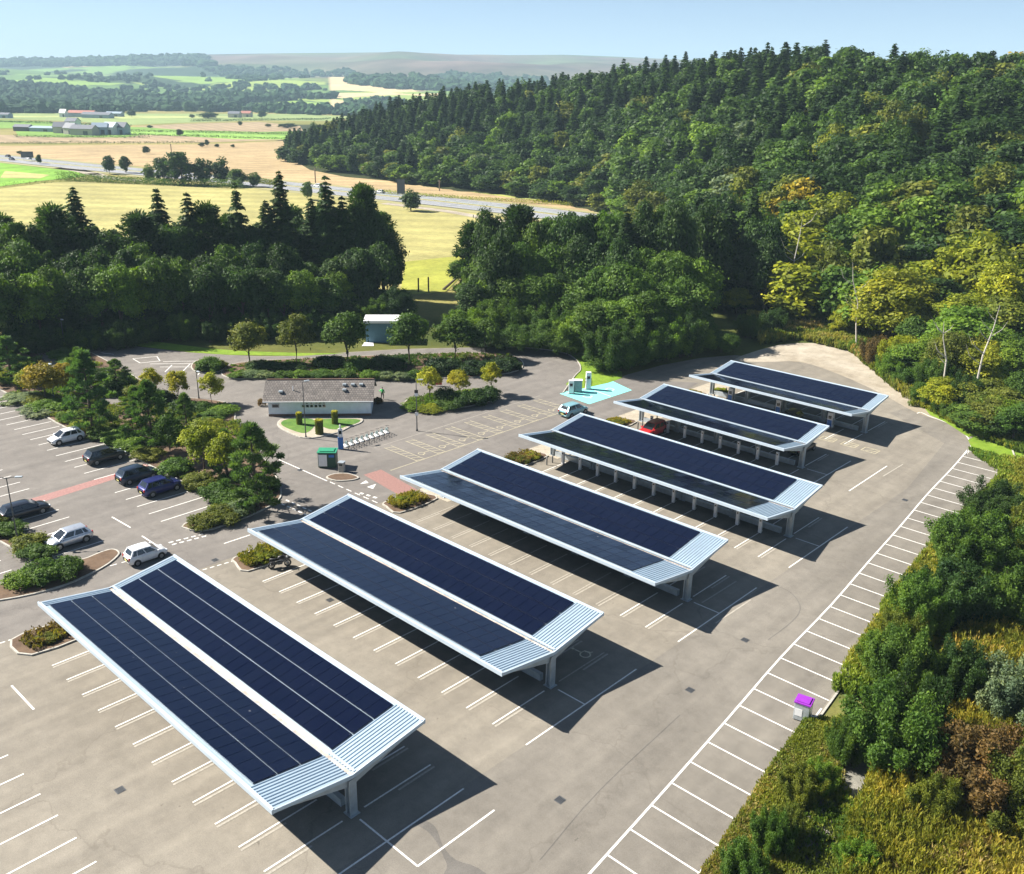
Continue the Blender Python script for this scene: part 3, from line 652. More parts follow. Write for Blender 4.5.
# ------------------------------------------------------------------ cars
def carpaint(name,col,metal=.35):
    m,n,b=newmat(name); b.inputs['Base Color'].default_value=tuple(col)+(1,); b.inputs['Metallic'].default_value=metal; b.inputs['Roughness'].default_value=.32; b.inputs['Coat Weight'].default_value=.8; b.inputs['Coat Roughness'].default_value=.04
    f=ramp(n,noise(n,3,4,.6),[(.3,tuple(v*.9 for v in col)+(1,)),(.7,tuple(min(1,v*1.08) for v in col)+(1,))]); n.links.new(f,b.inputs['Base Color']); return m
CP={'white':carpaint('white_car_paint',(.78,.80,.82),0),'silver':carpaint('silver_car_paint',(.55,.58,.62),.6),'navy':carpaint('navy_car_paint',(.02,.035,.065)),'black':carpaint('black_car_paint',(.015,.018,.025)),
 'blue':carpaint('deep_blue_car_paint',(.015,.018,.13)),'red':carpaint('red_car_paint',(.60,.02,.025),.1),'teal':carpaint('pale_teal_car_paint',(.26,.50,.56),.2),'grey':carpaint('grey_car_paint',(.03,.035,.042),.4)}
def car(x,y,rz,kind,col,label,group=None,L=None,roof=None):
    # front points along local +X
    prm={'hatch':(4.0,1.76,1.53,.95,.60,.16),'suv':(4.4,1.86,1.68,1.03,.66,.10),'estate':(4.6,1.84,1.50,.95,.66,.10),'city':(3.6,1.66,1.52,.95,.60,.10)}[kind]
    Ln,Wd,H,belt,cab,rear=prm; 
    if L: Ln=L
    root=empty('car',(x,y,0),rz); tag(root,label,'car',group); hl=Ln/2;w=Wd/2; P=CP[col]
    st=[(-hl,.38,belt*.80,.78),(-hl+.10,.24,belt*.98,.92),(-hl+.45,.20,belt,.985),(-hl*.45,.20,belt,1.0),(0,.20,belt*.995,1.0),(hl*.30,.20,belt*.985,1.0),(hl*.52,.20,belt*.96,.99),(hl-.46,.20,belt*.88,.965),(hl-.14,.24,belt*.76,.88),(hl,.34,belt*.62,.76)]
    b=MB(); n=12; R0=[]
    for (xx,zb,zt,wf) in st:
        ww=w*wf; k=len(b.v); R0.append(k)
        half=[(ww*.86,zb),(ww*.97,zb+.10),(ww,zb+(zt-zb)*.45),(ww*.985,zt-.13),(ww*.90,zt-.03),(ww*.60,zt+.012)]
        for (yy,zz) in half: b.v.append((xx,yy,zz))
        for (yy,zz) in half[::-1]: b.v.append((xx,-yy,zz))
    for a,c2 in zip(R0,R0[1:]):
        for j in range(n): b.f.append((a+j,c2+j,c2+(j+1)%n,a+(j+1)%n)[::-1]); b.m.append(0)
    b.f.append(tuple(R0[0]+j for j in range(n))[::-1][::-1]); b.m.append(0); b.f.append(tuple(R0[-1]+j for j in range(n))[::-1]); b.m.append(0)
    body=b.build('body',P,root,smooth=True)
    xa=hl*.60; xb=hl*.16; xc=-hl*(1-rear)*.80 ; xd=-hl+.14
    if kind in('estate',): xc=-hl*.72
    wb=w*.92; wt=w*.70; zr=H-.05; zb=belt-.03
    def fr(t,s): return None
    BL=[(xa,wb),(xd,wb)]; TL=[(xb,wt),(xc,wt)]
    # windows as separate panes standing on the cabin sides
    def pane(name,a,bb,cc,dd,mat,off=0):
        m_=MB(); nrm=(Vector(bb)-Vector(a)).cross(Vector(dd)-Vector(a)).normalized()*off
        m_.face([tuple(Vector(q)+nrm) for q in(a,bb,cc,dd)]); return m_.build(name,mat,root)
    b=MB(); q=[(xa,wb,zb),(xd,wb,zb),(xd,-wb,zb),(xa,-wb,zb)]; t=[(xb,wt,zr),(xc,wt,zr),(xc,-wt,zr),(xb,-wt,zr)]
    for i in range(4): j=(i+1)%4; b.face([q[i],q[j],t[j],t[i]][::-1])
    b.face(t[::-1]); cabn=b.build('cabin',P,root)
    lerp=lambda a,c2,t_:tuple(a[i]+(c2[i]-a[i])*t_ for i in range(3))
    def quadin(A,B,C,D,u0,u1,v0,v1):
        f=lambda u,v: lerp(lerp(A,B,u),lerp(D,C,u),v); return f(u0,v0),f(u1,v0),f(u1,v1),f(u0,v1)
    pane('windscreen',*quadin(q[3],q[0],t[0],t[3],.05,.95,.04,.93),M['glass'],.012)
    pane('rear_window',*quadin(q[1],q[2],t[2],t[1],.10,.90,.25,.90),M['glass'],.012)
    for s in(0,1):
        A,B,C,D=(q[0],q[1],t[1],t[0]) if s==0 else (q[2],q[3],t[3],t[2])
        for (u0,u1) in (((.10,.44),(.48,.76),(.79,.93)) if s==0 else ((.07,.21),(.24,.52),(.56,.90))):
            pane('side_window',*quadin(A,B,C,D,u0,u1,.12,.88),M['glass'],.012)
    b=MB(); 
    for i,(xx,dz) in enumerate(((xb+.06,-.02),(xb*.3+xc*.1,.05),(xc*.5,.055),(xc-.10,.0))):
        k=len(b.v)
        for yy,z2 in((wt+.02,-.02),(wt*.8,.02),(0,.035),(-wt*.8,.02),(-wt-.02,-.02)): b.v.append((xx,yy,zr+dz*.6+z2+.012))
        if i:
            for j in range(4): b.f.append((k-5+j,k+j,k+j+1,k-4+j)[::-1]); b.m.append(0)
    b.build('roof',M[roof] if roof else P,root,smooth=True)
    for sx in(-1,1):
        for sy in(-1,1):
            cx=sx*hl*.615; r_=.33 if kind!='city' else .29
            b=MB(); b.tube([(cx,sy*(w-.20),r_),(cx,sy*(w+.012),r_)],r_,18); wh=b.build('wheel',M['rubber'],root)
            b=MB(); b.tube([(cx,sy*(w-.05),r_),(cx,sy*(w+.022),r_)],r_*.62,10); b.build('rim',M['rim'],wh)
            b=MB(); b.tube([(cx,sy*(w-.10),r_+.03),(cx,sy*(w+.003),r_+.03)],r_*1.16,18); b.build('wheel_arch',M['black'],root)
    for sy in(-1,1):
        b=MB(); b.box((hl-.13,sy*w*.66,belt*.66),(.24,.34,.13)); b.build('headlight',M['headlight'],root,bevel=.03)
        b=MB(); b.box((-hl+.06,sy*w*.74,belt*.84),(.12,.22,.26)); b.build('taillight',M['taillight'],root,bevel=.02)
        b=MB(); b.box((xa-.22,sy*(w+.08),belt+.04),(.16,.20,.12)); b.build('wing_mirror',P,root,bevel=.02)
    b=MB(); b.box((hl-.02,0,.42),(.06,1.0,.16)); b.build('grille',M['black'],root)
    for xx,mt_ in((-hl-.005,'plate'),): b=MB(); b.box((xx,0,.55),(.03,.5,.12)); b.build('number_plate',M[mt_],root)
    return root
H90=math.pi/2
car(-111.6,41.0,-H90,'hatch','white','white hatchback parked nose out against the planted strip of the upper left lot')
car(-102.4,41.5,H90,'suv','grey','dark grey boxy estate car in the upper left lot, next right of the white hatchback')
car(-94.5,41.5,H90,'suv','navy','dark navy car just right of the red path in the upper left lot')
car(-89.7,41.7,H90,'suv','blue','deep blue car, rightmost in the upper row of the left lot')
car(-93.6,29.3,H90,'estate','black','black car beside the twin headed lamp post at the left edge')
car(-84.3,29.8,-H90,'hatch','silver','silver hatchback in the left lot, next to the shrub bed with the curved kerb')
car(-76.3,33.3,R(88),'city','white','small white car driving along the lane behind the nearest carport')
car(-75.6,93.0,R(88),'suv','teal','pale teal car passing the far corner of the fourth carport, below the turquoise bay')
car(-63.6,94.3,-H90,'suv','red','red car parked under the far end of the short carport')
car(-47.3,102.3,H90,'estate','black','black car in deep shade under the near end of the fifth carport')
car(-53.6,111.2,-H90,'estate','black','black car in deep shade under the farthest carport')
# ------------------------------------------------------------------ motorcycle
def motorbike(x,y,rz):
    r=empty('motorcycle',(x,y,0),rz); tag(r,'black motorcycle parked beside a small flower bed at the far corner of the second carport','motorcycle')
    for cx in(-.72,.72):
        b=MB(); pts=[(cx+.27*math.cos(t),0,.32+.27*math.sin(t)) for t in np.linspace(0,2*math.pi,19)]; b.tube(pts,.075,8,cap=False); w=b.build('wheel',M['rubber'],r)
        b=MB(); b.tube([(cx,-.05,.32),(cx,.05,.32)],.16,10); b.build('rim',M['rim'],w)
    b=MB(); b.tube([(-.72,0,.32),(-.2,0,.42),(.25,0,.45),(.45,0,.85),(.72,0,.32)],.05,7); b.tube([(-.2,0,.42),(-.35,0,.75),(.4,0,.8)],.04,7); b.build('frame',M['dark_steel'],r)
    b=MB(); b.tube([(.5,0,.92),(.25,0,.98),(0,0,.95),(-.15,0,.82)],[.10,.19,.18,.08],10); b.build('fuel_tank',M['black'],r,smooth=True)
    b=MB(); b.tube([(-.05,0,.82),(-.4,0,.84),(-.85,0,.95)],[.10,.15,.08],8); b.build('seat',M['black'],r,smooth=True)
    b=MB(); b.box((.02,0,.5),(.45,.34,.34)); b.build('engine',M['dark_steel'],r,bevel=.05)
    b=MB(); b.tube([(.42,-.38,1.08),(.5,-.15,1.02),(.5,.15,1.02),(.42,.38,1.08)],.025,6); b.build('handlebar',M['black'],r)
    b=MB(); b.tube([(.62,0,.90),(.74,0,.92)],[.12,.1],10); b.build('headlight',M['headlight'],r)
    b=MB(); b.tube([(-.1,.2,.3),(-.5,.2,.3),(-.85,.2,.4)],.05,7); b.build('exhaust',M['rim'],r)
    for sy in(-1,1): b=MB(); b.box((-.6,sy*.26,.62),(.42,.2,.36)); b.build('pannier',M['black'],r,bevel=.05)
motorbike(-66.5,41.0,R(68))
# ------------------------------------------------------------------ toilet block
A=Vector(G(269,416.4)); B=Vector(G(371,415.6)); ang=math.atan2(B.y-A.y,B.x-A.x); LB=(B-A).length; DB=6.4
hb=empty('toilet_block',(A.x,A.y,0),ang); tag(hb,'low white walled building with a brown grey tiled roof facing the garden bed','building')
EH=2.15; RH=3.95
b=MB(); b.box((LB/2,DB/2,EH/2+.05),(LB,DB,EH+.1)); 
for xx in(0.001,LB-.001): b.face([(xx,0,EH),(xx,DB,EH),(xx,DB/2,RH-.1)] if xx>1 else [(xx,DB,EH),(xx,0,EH),(xx,DB/2,RH-.1)])
b.build('wall',M['render_wall'],hb)
b=MB(); b.box((LB/2,-.02,.14),(LB+.04,.06,.34)); b.build('plinth_course',M['brown'],hb)
o_=.42; th=math.atan2(RH-EH,DB/2)
b=MB()
for s in(-1,1):
    y0=-o_ if s<0 else DB+o_; z0=EH-o_*math.tan(th)+.06
    e=[(-o_*1.6,y0,z0),(LB+o_,y0,z0),(LB+o_,DB/2,RH),(-o_*1.6,DB/2,RH)]; e2=[(p[0],p[1],p[2]+.14) for p in e]
    b.face(e2[::-s] if s<0 else e2[::-1]); b.face(e[::s] if s<0 else e)
    for i in range(4): j=(i+1)%4; b.face([e[i],e[j],e2[j],e2[i]])
rf=b.build('roof',M['tile_roof'],hb)
b=MB(); b.box((LB/2-.1,DB/2,RH+.16),(LB+.9,.22,.08)); b.build('ridge_cap',M['brown'],rf)
b=MB(); b.box((LB/2-.1,-o_-.03,EH-.07),(LB+1.0,.1,.12)); b.build('gutter',M['white'],hb)
ux=LB/102.
for (px,py) in((341-255+0,0),):pass
for (u,v) in((1.55,1.2),(9.75,2.35),(10.85,2.35),(11.95,2.35),(9.8,1.45)):      # roof vents
    z=EH+.2+v*math.tan(th)*.9; b=MB(); b.box((u,v-.1,z+.10),(.5,.42,.26)); b.box((u,v-.33,z+.12),(.55,.1,.1)); b.build('roof_vent',M['steel'],rf,bevel=.03)
b=MB(); b.cyl((3.1,1.4,EH+.7),.06,.85,8); b.build('vent_pipe',M['white'],rf)
def win(x,z,w,h):
    b=MB(); b.box((x,-.02,z),(w+.14,.08,h+.14)); f=b.build('window',M['white'],hb); b=MB(); b.box((x,-.07,z),(w,.03,h)); b.build('pane',M['glass'],f)
win(.95,1.45,.85,.42); 
for x in (4.55,5.05,5.6,6.15,6.7,7.2): win(x,1.42,.34,.34)
for x in (5.0,5.6,6.2,6.7,7.2): win(x,1.84,.26,.16)
b=MB(); b.box((9.3,-.03,1.93),(1.0,.05,.07)); b.build('vent_slot',M['dark_steel'],hb)
for z,xx in((.95,-.02),): b=MB(); b.box((xx-.02,2.0,1.0),(.06,.95,2.0)); b.build('door',M['brown'],hb)
# hanging basket-like tubs either end
for px,py,lb in((263,402,'orange red life ring shaped tub by the left end of the low building'),):
    pass
# ------------------------------------------------------------------ blue kiosk shed
A=Vector(G(366,342.5)); B=Vector(G(399,342.5)); ang=math.atan2(B.y-A.y,B.x-A.x); LB=(B-A).length
r=empty('shed',(A.x,A.y,0),ang); tag(r,'teal walled flat roofed shed with a white roof edge behind the row of street trees','shed')
b=MB(); b.box((LB/2,2.0,1.85),(LB,4.0,3.7)); b.build('wall',M['blue_wall'],r)
for i in range(1,7): pass
b=MB(); b.box((LB/2,2.0,3.78),(LB+.6,4.6,.12)); b.box((LB/2,-.33,3.6),(LB+.6,.08,.42)); b.build('roof',M['white'],r)
b=MB(); b.box((LB*.78,-.03,1.1),(1.0,.06,2.1)); d=b.build('door',M['blue_wall'],r); b=MB(); b.box((LB*.78+.35,-.08,1.1),(.06,.06,.2)); b.build('handle',M['white'],d)
for i in range(8): b=MB(); b.box((LB*.06+i*.62,-.012,1.8),(.04,.03,3.4)); b.build('cladding_rib',M['blue_wall'],r)
b=MB(); b.face([(-.2,-.02,.05),(1.2,-.02,.05),(1.5,-2.4,.03),(-.5,-2.4,.03)][::-1]); b.box((.5,-1.2,.02),(1.6,2.3,.04)); b.build('ramp',M['white'],r)
# ------------------------------------------------------------------ bikes, bins, totem, person, pillars
p=G(342,449.5); q=G(389,433.5)
tr=empty('bike_hire_totem',(p[0]-.2,p[1],0),R(50)); tag(tr,'blue and white bike hire totem at the left end of the docking row','totem')
b=MB(); b.box((0,0,.75),(.62,.30,1.5)); b.build('base_panel',M['blue'],tr,bevel=.03); b=MB(); b.box((0,0,2.05),(.52,.22,1.1)); b.build('screen_panel',M['white'],tr,bevel=.03); b=MB(); b.box((0,-.12,2.15),(.32,.03,.4)); b.build('screen',M['glass'],tr); b=MB(); b.cyl((0,0,2.6),.09,.45,8); b.build('mast',M['white'],tr)
ba=math.atan2(q[1]-p[1],q[0]-p[0]); BL=math.hypot(q[0]-p[0],q[1]-p[1])
od=['first','second','third','fourth','fifth','sixth','seventh','eighth','ninth']
for i in range(9):
    t=(i+1)/9.3; x=p[0]+(q[0]-p[0])*t; y=p[1]+(q[1]-p[1])*t
    r=empty('hire_bike',(x,y,0),ba+R(62)); tag(r,'grey hire bicycle in its white dock, %s from the blue totem'%od[i],'bicycle','hire bicycles in the docking row')
    for cx in(-.5,.5):
        b=MB(); b.tube([(cx+.31*math.cos(a),0,.34+.31*math.sin(a)) for a in np.linspace(0,2*math.pi,17)],.028,5,cap=False); b.build('wheel',M['rubber'],r)
    b=MB(); b.tube([(-.5,0,.34),(-.1,0,.34),(-.22,0,.85)],.028,6); b.tube([(-.1,0,.34),(.32,0,.78),(.5,0,.34)],.028,6); b.tube([(-.2,0,.72),(.32,0,.78),(.28,0,1.02)],.034,6); b.build('frame',M['teal_box'],r)
    b=MB(); b.box((-.24,0,.9),(.26,.14,.07)); b.build('saddle',M['black'],r,bevel=.02)
    b=MB(); b.tube([(.22,-.28,1.04),(.3,0,1.03),(.22,.28,1.04)],.022,5); b.build('handlebar',M['black'],r)
    r2=empty('bike_dock',(x+.55*math.cos(ba+R(62)),y+.55*math.sin(ba+R(62)),0),ba+R(62)); tag(r2,'white wedge shaped bicycle dock on the ground, %s from the blue totem'%od[i],'bike dock','bicycle docks')
    b=MB(); b.prism([(-.45,-.20),(.5,-.26),(.5,.26),(-.45,.20)],.01,.14); b.build('foot_plate',M['white'],r2); b=MB(); b.box((.28,0,.30),(.16,.12,.44)); b.build('dock_post',M['teal_box'],r2,bevel=.02)
g_=G(324.5,467.5); r=empty('storage_bin',(g_[0]-.1,g_[1]+.6,0),R(44)); tag(r,'large dark green container with a bright green lid and a white front panel','container')
b=MB(); b.box((0,0,.95),(2.0,1.5,1.75)); b.build('body',M['green_box'],r,bevel=.04); b=MB(); b.prism([(-1.08,-.82),(1.08,-.82),(1.08,.82),(-1.08,.82)],1.83,1.93); b.box((0,.0,1.97),(1.6,1.1,.1)); b.build('lid',M['green_lid'],r)
b=MB(); b.box((-.45,-.765,.95),(.95,.04,1.4)); b.build('front_panel',M['white'],r); b=MB(); b.box((.55,-.765,1.5),(.6,.04,.3)); b.build('sign',M['blue'],r)
for sx in(-.8,.8): b=MB(); b.box((sx,0,.05),(.12,1.3,.1)); b.build('skid',M['dark_steel'],r)
g_=G(342,471.5); r=empty('litter_bin',(g_[0],g_[1],0),R(30)); tag(r,'small grey square litter bin beside the green container','litter bin')
b=MB(); b.box((0,0,.55),(.62,.62,1.1)); b.build('body',M['kerb'],r,bevel=.04); b=MB(); b.box((0,0,1.16),(.7,.7,.08)); b.build('lid',M['steel'],r,bevel=.02); b=MB(); b.box((0,-.32,.9),(.4,.03,.18)); b.build('slot',M['black'],r)
g_=G(802,718); r=empty('grit_bin',(g_[0],g_[1],0),R(12)); tag(r,'grey utility bin with a bright purple lid in a right hand bay','bin')
b=MB(); b.box((0,0,.72),(1.05,1.0,1.3)); b.build('body',M['steel'],r,bevel=.03)
b=MB(); P_=[(-.56,1.40),(.56,1.40),(.45,1.52),(-.45,1.52)]; b.prism([(-.58,-.55),(.58,-.55),(.58,.55),(-.58,.55)],1.38,1.5); b.prism([(-.44,-.42),(.44,-.42),(.44,.42),(-.44,.42)],1.5,1.56); b.build('lid',M['purple'],r,bevel=.02)
b=MB(); b.box((-.2,-.51,.7),(.5,.02,.55)); b.build('front_label',M['white'],r); b=MB(); [b.box((sx,sy,.04),(.12,.12,.09)) for sx in(-.4,.4) for sy in(-.4,.4)]; b.build('foot',M['black'],r)
def pillar(px,py,h,label,lean=0):
    g_=G(px,py); r=empty('clipped_shrub_column',(g_[0],g_[1],.13)); tag(r,label,'topiary','clipped shrub columns in the garden bed'); return r,h
# person
def skin(name,verts,edges,rad,mat,parent,sub=1):
    me=bpy.data.meshes.new(name); me.from_pydata(verts,edges,[]); o=bpy.data.objects.new(name,me); COL.objects.link(o); o.parent=parent; me.materials.append(mat)
    md=o.modifiers.new('skin','SKIN'); md.use_smooth_shade=True; o.modifiers.new('sub','SUBSURF').levels=sub; o.modifiers['sub'].render_levels=sub
    for i,rr in enumerate(rad): me.skin_vertices[0].data[i].radius=(rr,rr) if not hasattr(rr,'__len__') else rr
    me.skin_vertices[0].data[0].use_root=True
    return o
g_=G(382.5,399.5); r=empty('person',(g_[0],g_[1],0),R(35)); tag(r,'person in a bright green jacket walking past the right end of the low building','person')
J=[(0,0,.95),(0,0,1.15),(0,.02,1.35),(0,.02,1.48),(0,.03,1.56),(0,.05,1.70),(.19,.02,1.42),(.27,-.02,1.15),(.30,.12,.92),(-.19,.02,1.42),(-.36,.05,1.22),(-.56,.18,1.12),(.10,0,.90),(.12,.16,.50),(.11,.10,.08),(.11,.24,.05),(-.10,0,.90),(-.12,-.08,.50),(-.12,-.26,.12),(-.12,-.12,.06)]
E_=[(0,1),(1,2),(2,3),(3,4),(4,5),(2,6),(6,7),(7,8),(2,9),(9,10),(10,11),(0,12),(12,13),(13,14),(14,15),(0,16),(16,17),(17,18),(18,19)]
body=skin('body',J,E_,[.13,.13,.15,.06,.06,.10,.06,.045,.04,.06,.045,.04,.085,.06,.045,.04,.085,.06,.045,.04],M['skin'],r)
skin('jacket',[J[0],J[1],J[2],J[3],J[6],J[7],(.30,.09,.97),J[9],J[10],(-.52,.16,1.14)],[(0,1),(1,2),(2,3),(2,4),(4,5),(5,6),(2,7),(7,8),(8,9)],[.17,.17,.19,.08,.085,.07,.06,.085,.07,.06],M['hivis'],r)
skin('trousers',[(0,0,.97),J[12],J[13],(.11,.11,.14),J[16],J[17],(-.12,-.24,.18)],[(0,1),(1,2),(2,3),(0,4),(4,5),(5,6)],[.15,.11,.08,.065,.11,.08,.065],M['trouser'],r)
skin('hair',[(0,.03,1.74),(0,-.02,1.72)],[(0,1)],[.105,.10],M['black'],r)
# ------------------------------------------------------------------ lamp posts and signs
def lamp(px,py,top_px,label,twin=False,sign=False,arm=1.2,rz=0,zoff=0,h=None,base=None):
    g_=G(px,py) if base is None else base; d=math.hypot(*g_); h=h or HZ(px,top_px,d); r=empty('lamp_post',(g_[0],g_[1],zoff),rz); tag(r,label,'lamp post','lamp posts of the car park')
    b=MB(); b.tube([(0,0,0),(0,0,1.2),(0,0,h)],[.09,.07,.045],8); b.cyl((0,0,0),.13,.25,8); b.build('pole',M['dark_steel'],r)
    for s in((-1,1) if twin else (1,)):
        b=MB(); b.tube([(0,0,h-.1),(s*arm*.5,0,h+.05),(s*arm,0,h+.05)],.035,6); b.build('arm',M['dark_steel'],r)
        b=MB(); b.box((s*(arm+.25),0,h+.06),(.65,.28,.12)); b.build('lamp_head',M['steel'],r,bevel=.03)
    if sign:
        for z,w,mt_ in((h*.78,.45,'black'),(h*.72,.45,'white'),(2.3,.4,'white')): b=MB(); b.box((0,-.07,z),(w,.03,.42)); b.build('sign_plate',M[mt_],r)
    return r
lamp(17.6,540,477,'black twin headed lamp post in the shrub bed at the left edge',True,arm=.85,rz=R(50),zoff=.1)
lamp(306,438,376,'tall brown pole standing before the low white walled building',arm=.3,rz=R(80),h=7.2)
lamp(417,431,380,'slim post with small black and white sign plates near the bicycle row',sign=True,arm=.3,rz=R(45))
lamp(199,399,371,'thin green grey lamp post beside the small round yellow trees',arm=.3)
lamp(54.5,398,363,'grey lamp post rising behind the yellow tree in the left planting bed',arm=.3,base=G(54.5,402))
lamp(50,343,299,'pale lamp post left of the road, before the dark tree belt',arm=.8,rz=R(-60),base=G(50,341))
lamp(33,343,300,'faint lamp post farthest left before the dark tree belt',arm=.8,rz=R(-60),base=G(34,340))
lamp(65.5,349,319,'short lamp post with a round head in the small triangular shrub bed',arm=.2,base=G(65.5,351))
def sign(name,px,py,w,h,top,label,cat,mat='dark_steel',dist=None,two=True,face=0):
    g_=G(px,py) if dist is None else AD(px,dist,py); d=math.hypot(*g_); a=math.atan2(g_[1],g_[0])+math.pi/2
    r=empty(name,(g_[0],g_[1],0),a+math.pi+face); tag(r,label,cat); H_=top
    b=MB(); b.box((0,0,H_-h/2),(w,.15,h)); b.build('board',M[mat],r)
    for s in((-1,1) if two else(0,)): b=MB(); b.cyl((s*w*.3,.1,0),.12 if w>1.5 else .04,H_-.3,8); b.build('leg',M['steel'],r)
    return r
sign('motorway_sign',27.5,158,6.2,3.2,5.2,'wide dark backed motorway sign above the road at the far left','road sign',dist=600)
sign('motorway_sign',401,190,3.2,5.6,6.4,'tall narrow blue grey road sign standing beside the motorway','road sign',dist=395)
sign('warning_board',437.5,385,1.3,1.0,1.2,'small red board behind the yellow green saplings','board','red_sign',dist=math.hypot(*G(437.5,386)))
for i,(px,py,tx) in enumerate(((418.5,292,278),(428.5,292,277))):
    g_=G(px,py); d=math.hypot(*g_); b=MB(); b.cyl((0,0,0),.16,HZ(px,tx,d),8); o=b.build('timber_post',M['timber']); o.location=(g_[0],g_[1],0); tag(o,'dark timber post in the meadow gap, %s one of the pair'%('left','right')[i],'post','pair of posts in the meadow')
for i,(px,py,tx) in enumerate(((315.5,183,168),(439.5,191,180),(172,158,144),(67,0,0))[:3]):
    g_=G(px,py); d=math.hypot(*g_); r=empty('utility_pole',(g_[0],g_[1],0)); h=HZ(px,tx,d); tag(r,'thin wooden pole %s'%('beside the motorway before the wooded toe','on the stubble strip right of the tall road sign','alone in the wide tan field')[i],'pole','utility poles in the fields')
    b=MB(); b.cyl((0,0,0),.25,h,6); b.build('pole',M['timber'],r); b=MB(); b.box((0,0,h-.5),(1.8,.15,.15)); b.build('crossarm',M['timber'],r)
# ------------------------------------------------------------------ vegetation prototypes
rng=np.random.default_rng(7)
def unit(n,g=None):
    v=(g or rng).normal(size=(n,3)); return v/np.linalg.norm(v,axis=1)[:,None]
def leaf_arrays(C,N,su,sv,droop=0):
    n=len(C); r=rng.normal(size=(n,3)); t=np.cross(N,r); t/=np.linalg.norm(t,axis=1)[:,None]+1e-9; b=np.cross(N,t); b/=np.linalg.norm(b,axis=1)[:,None]+1e-9
    su=np.asarray(su)*np.ones(n); sv=np.asarray(sv)*np.ones(n)
    V=np.stack([C-t*su[:,None],C-b*sv[:,None],C+t*su[:,None],C+b*sv[:,None]],1)
    return V
def mesh_quads(name,V,var,mats,extra=None,col=None,trunk=None):
    n=len(V); tv=np.array(trunk.v,dtype=float).reshape(-1,3) if trunk else np.zeros((0,3)); tf=trunk.f if trunk else []
    nq=n; me=bpy.data.meshes.new(name)
    loops=[k for f in tf for k in f]; starts=[];tot=0
    me.vertices.add(n*4+len(tv)); me.vertices.foreach_set('co',np.vstack([V.reshape(-1,3),tv]).astype(np.float32).ravel())
    idx=np.concatenate([np.arange(n*4),np.array(loops,dtype=int)+n*4 if loops else np.zeros(0,int)]).astype(np.int32)
    me.loops.add(len(idx)); me.loops.foreach_set('vertex_index',idx)
    ls=list(range(0,n*4,4)); p=n*4
    for f in tf: ls.append(p); p+=len(f)
    me.polygons.add(n+len(tf)); me.polygons.foreach_set('loop_start',np.array(ls,np.int32))
    mi=np.zeros(n+len(tf),np.int32); mi[n:]=1; me.polygons.foreach_set('material_index',mi)
    for x in mats: me.materials.append(x)
    me.update(calc_edges=True)
    a=me.attributes.new('v','FLOAT','FACE'); a.data.foreach_set('value',np.concatenate([var,np.full(len(tf),.5)]).astype(np.float32))
    if col is not None:
        a=me.attributes.new('col','FLOAT_COLOR','FACE'); cc=np.ones((n+len(tf),4),np.float32); cc[:n,:3]=col; cc[n:,:3]=.05; a.data.foreach_set('color',cc.ravel())
    return me
def clump_crown(R_,H0,H1,nc,cr,nl,ls,shape='round',seed=0,full=False,wild=0.0):
    g=np.random.default_rng(seed); zc=(H0+H1)/2; rz=(H1-H0)/2
    u=unit(nc,g); u[:,2]=np.where((u[:,2]<-.5)&(not full),-u[:,2]*.6,u[:,2]); rad=g.uniform(.35,.92,nc)**.7
    C=u*rad[:,None]*np.array([R_-cr*.6,R_-cr*.6,rz-cr*.5])
    if shape=='cone': C[:,:2]*=(1-.75*np.clip((C[:,2]/rz+1)/2,0,1))[:,None]*1.25
    if shape=='egg': C[:,:2]*=(1-.45*np.clip((C[:,2]/rz),0,1))[:,None]
    C[:,2]+=zc; crs=cr*g.uniform(.65,1.25,nc)
    k=g.integers(0,nc,nl); d=unit(nl,g); d[:,2]=np.where((d[:,2]<0)&(g.random(nl)<.6),-d[:,2],d[:,2])
    crs=np.where(g.random(nc)<.35,crs*.62,crs)
    P=C[k]+d*(1+np.minimum(wild*g.exponential(1,nl)**1.5,.38))[:,None]*(crs[k]*g.uniform(.55,1.08,nl))[:,None]*np.array([1,1,.8])
    N=d*.8+unit(nl,g)*.75+np.array([0,0,.35]); N/=np.linalg.norm(N,axis=1)[:,None]
    s=ls*g.uniform(.6,1.25,nl); V=leaf_arrays(P,N,s,s*.62)
    cv=g.uniform(-.25,.25,nc); var=np.clip(.45+cv[k]+g.normal(0,.17,nl),0,1)
    return V,var,C
def trunk_mb(H,r,tops,seed=0,nb=6):
    g=random.Random(seed); b=MB(); j=lambda s:g.uniform(-s,s)
    pts=[(0,0,-.3),(j(.15),j(.15),H*.3),(j(.3),j(.3),H*.6),(j(.4),j(.4),H*.9)]
    b.tube(pts,[r,r*.8,r*.5,r*.15],7)
    for i in range(nb):
        t=tops[g.randrange(len(tops))]; z=H*g.uniform(.25,.6); b.tube([(0,0,z),(t[0]*.5,t[1]*.5,(z+t[2])/2-.2),(t[0]*.92,t[1]*.92,t[2])],[r*.45,r*.28,r*.08],5,cap=False)
    return b
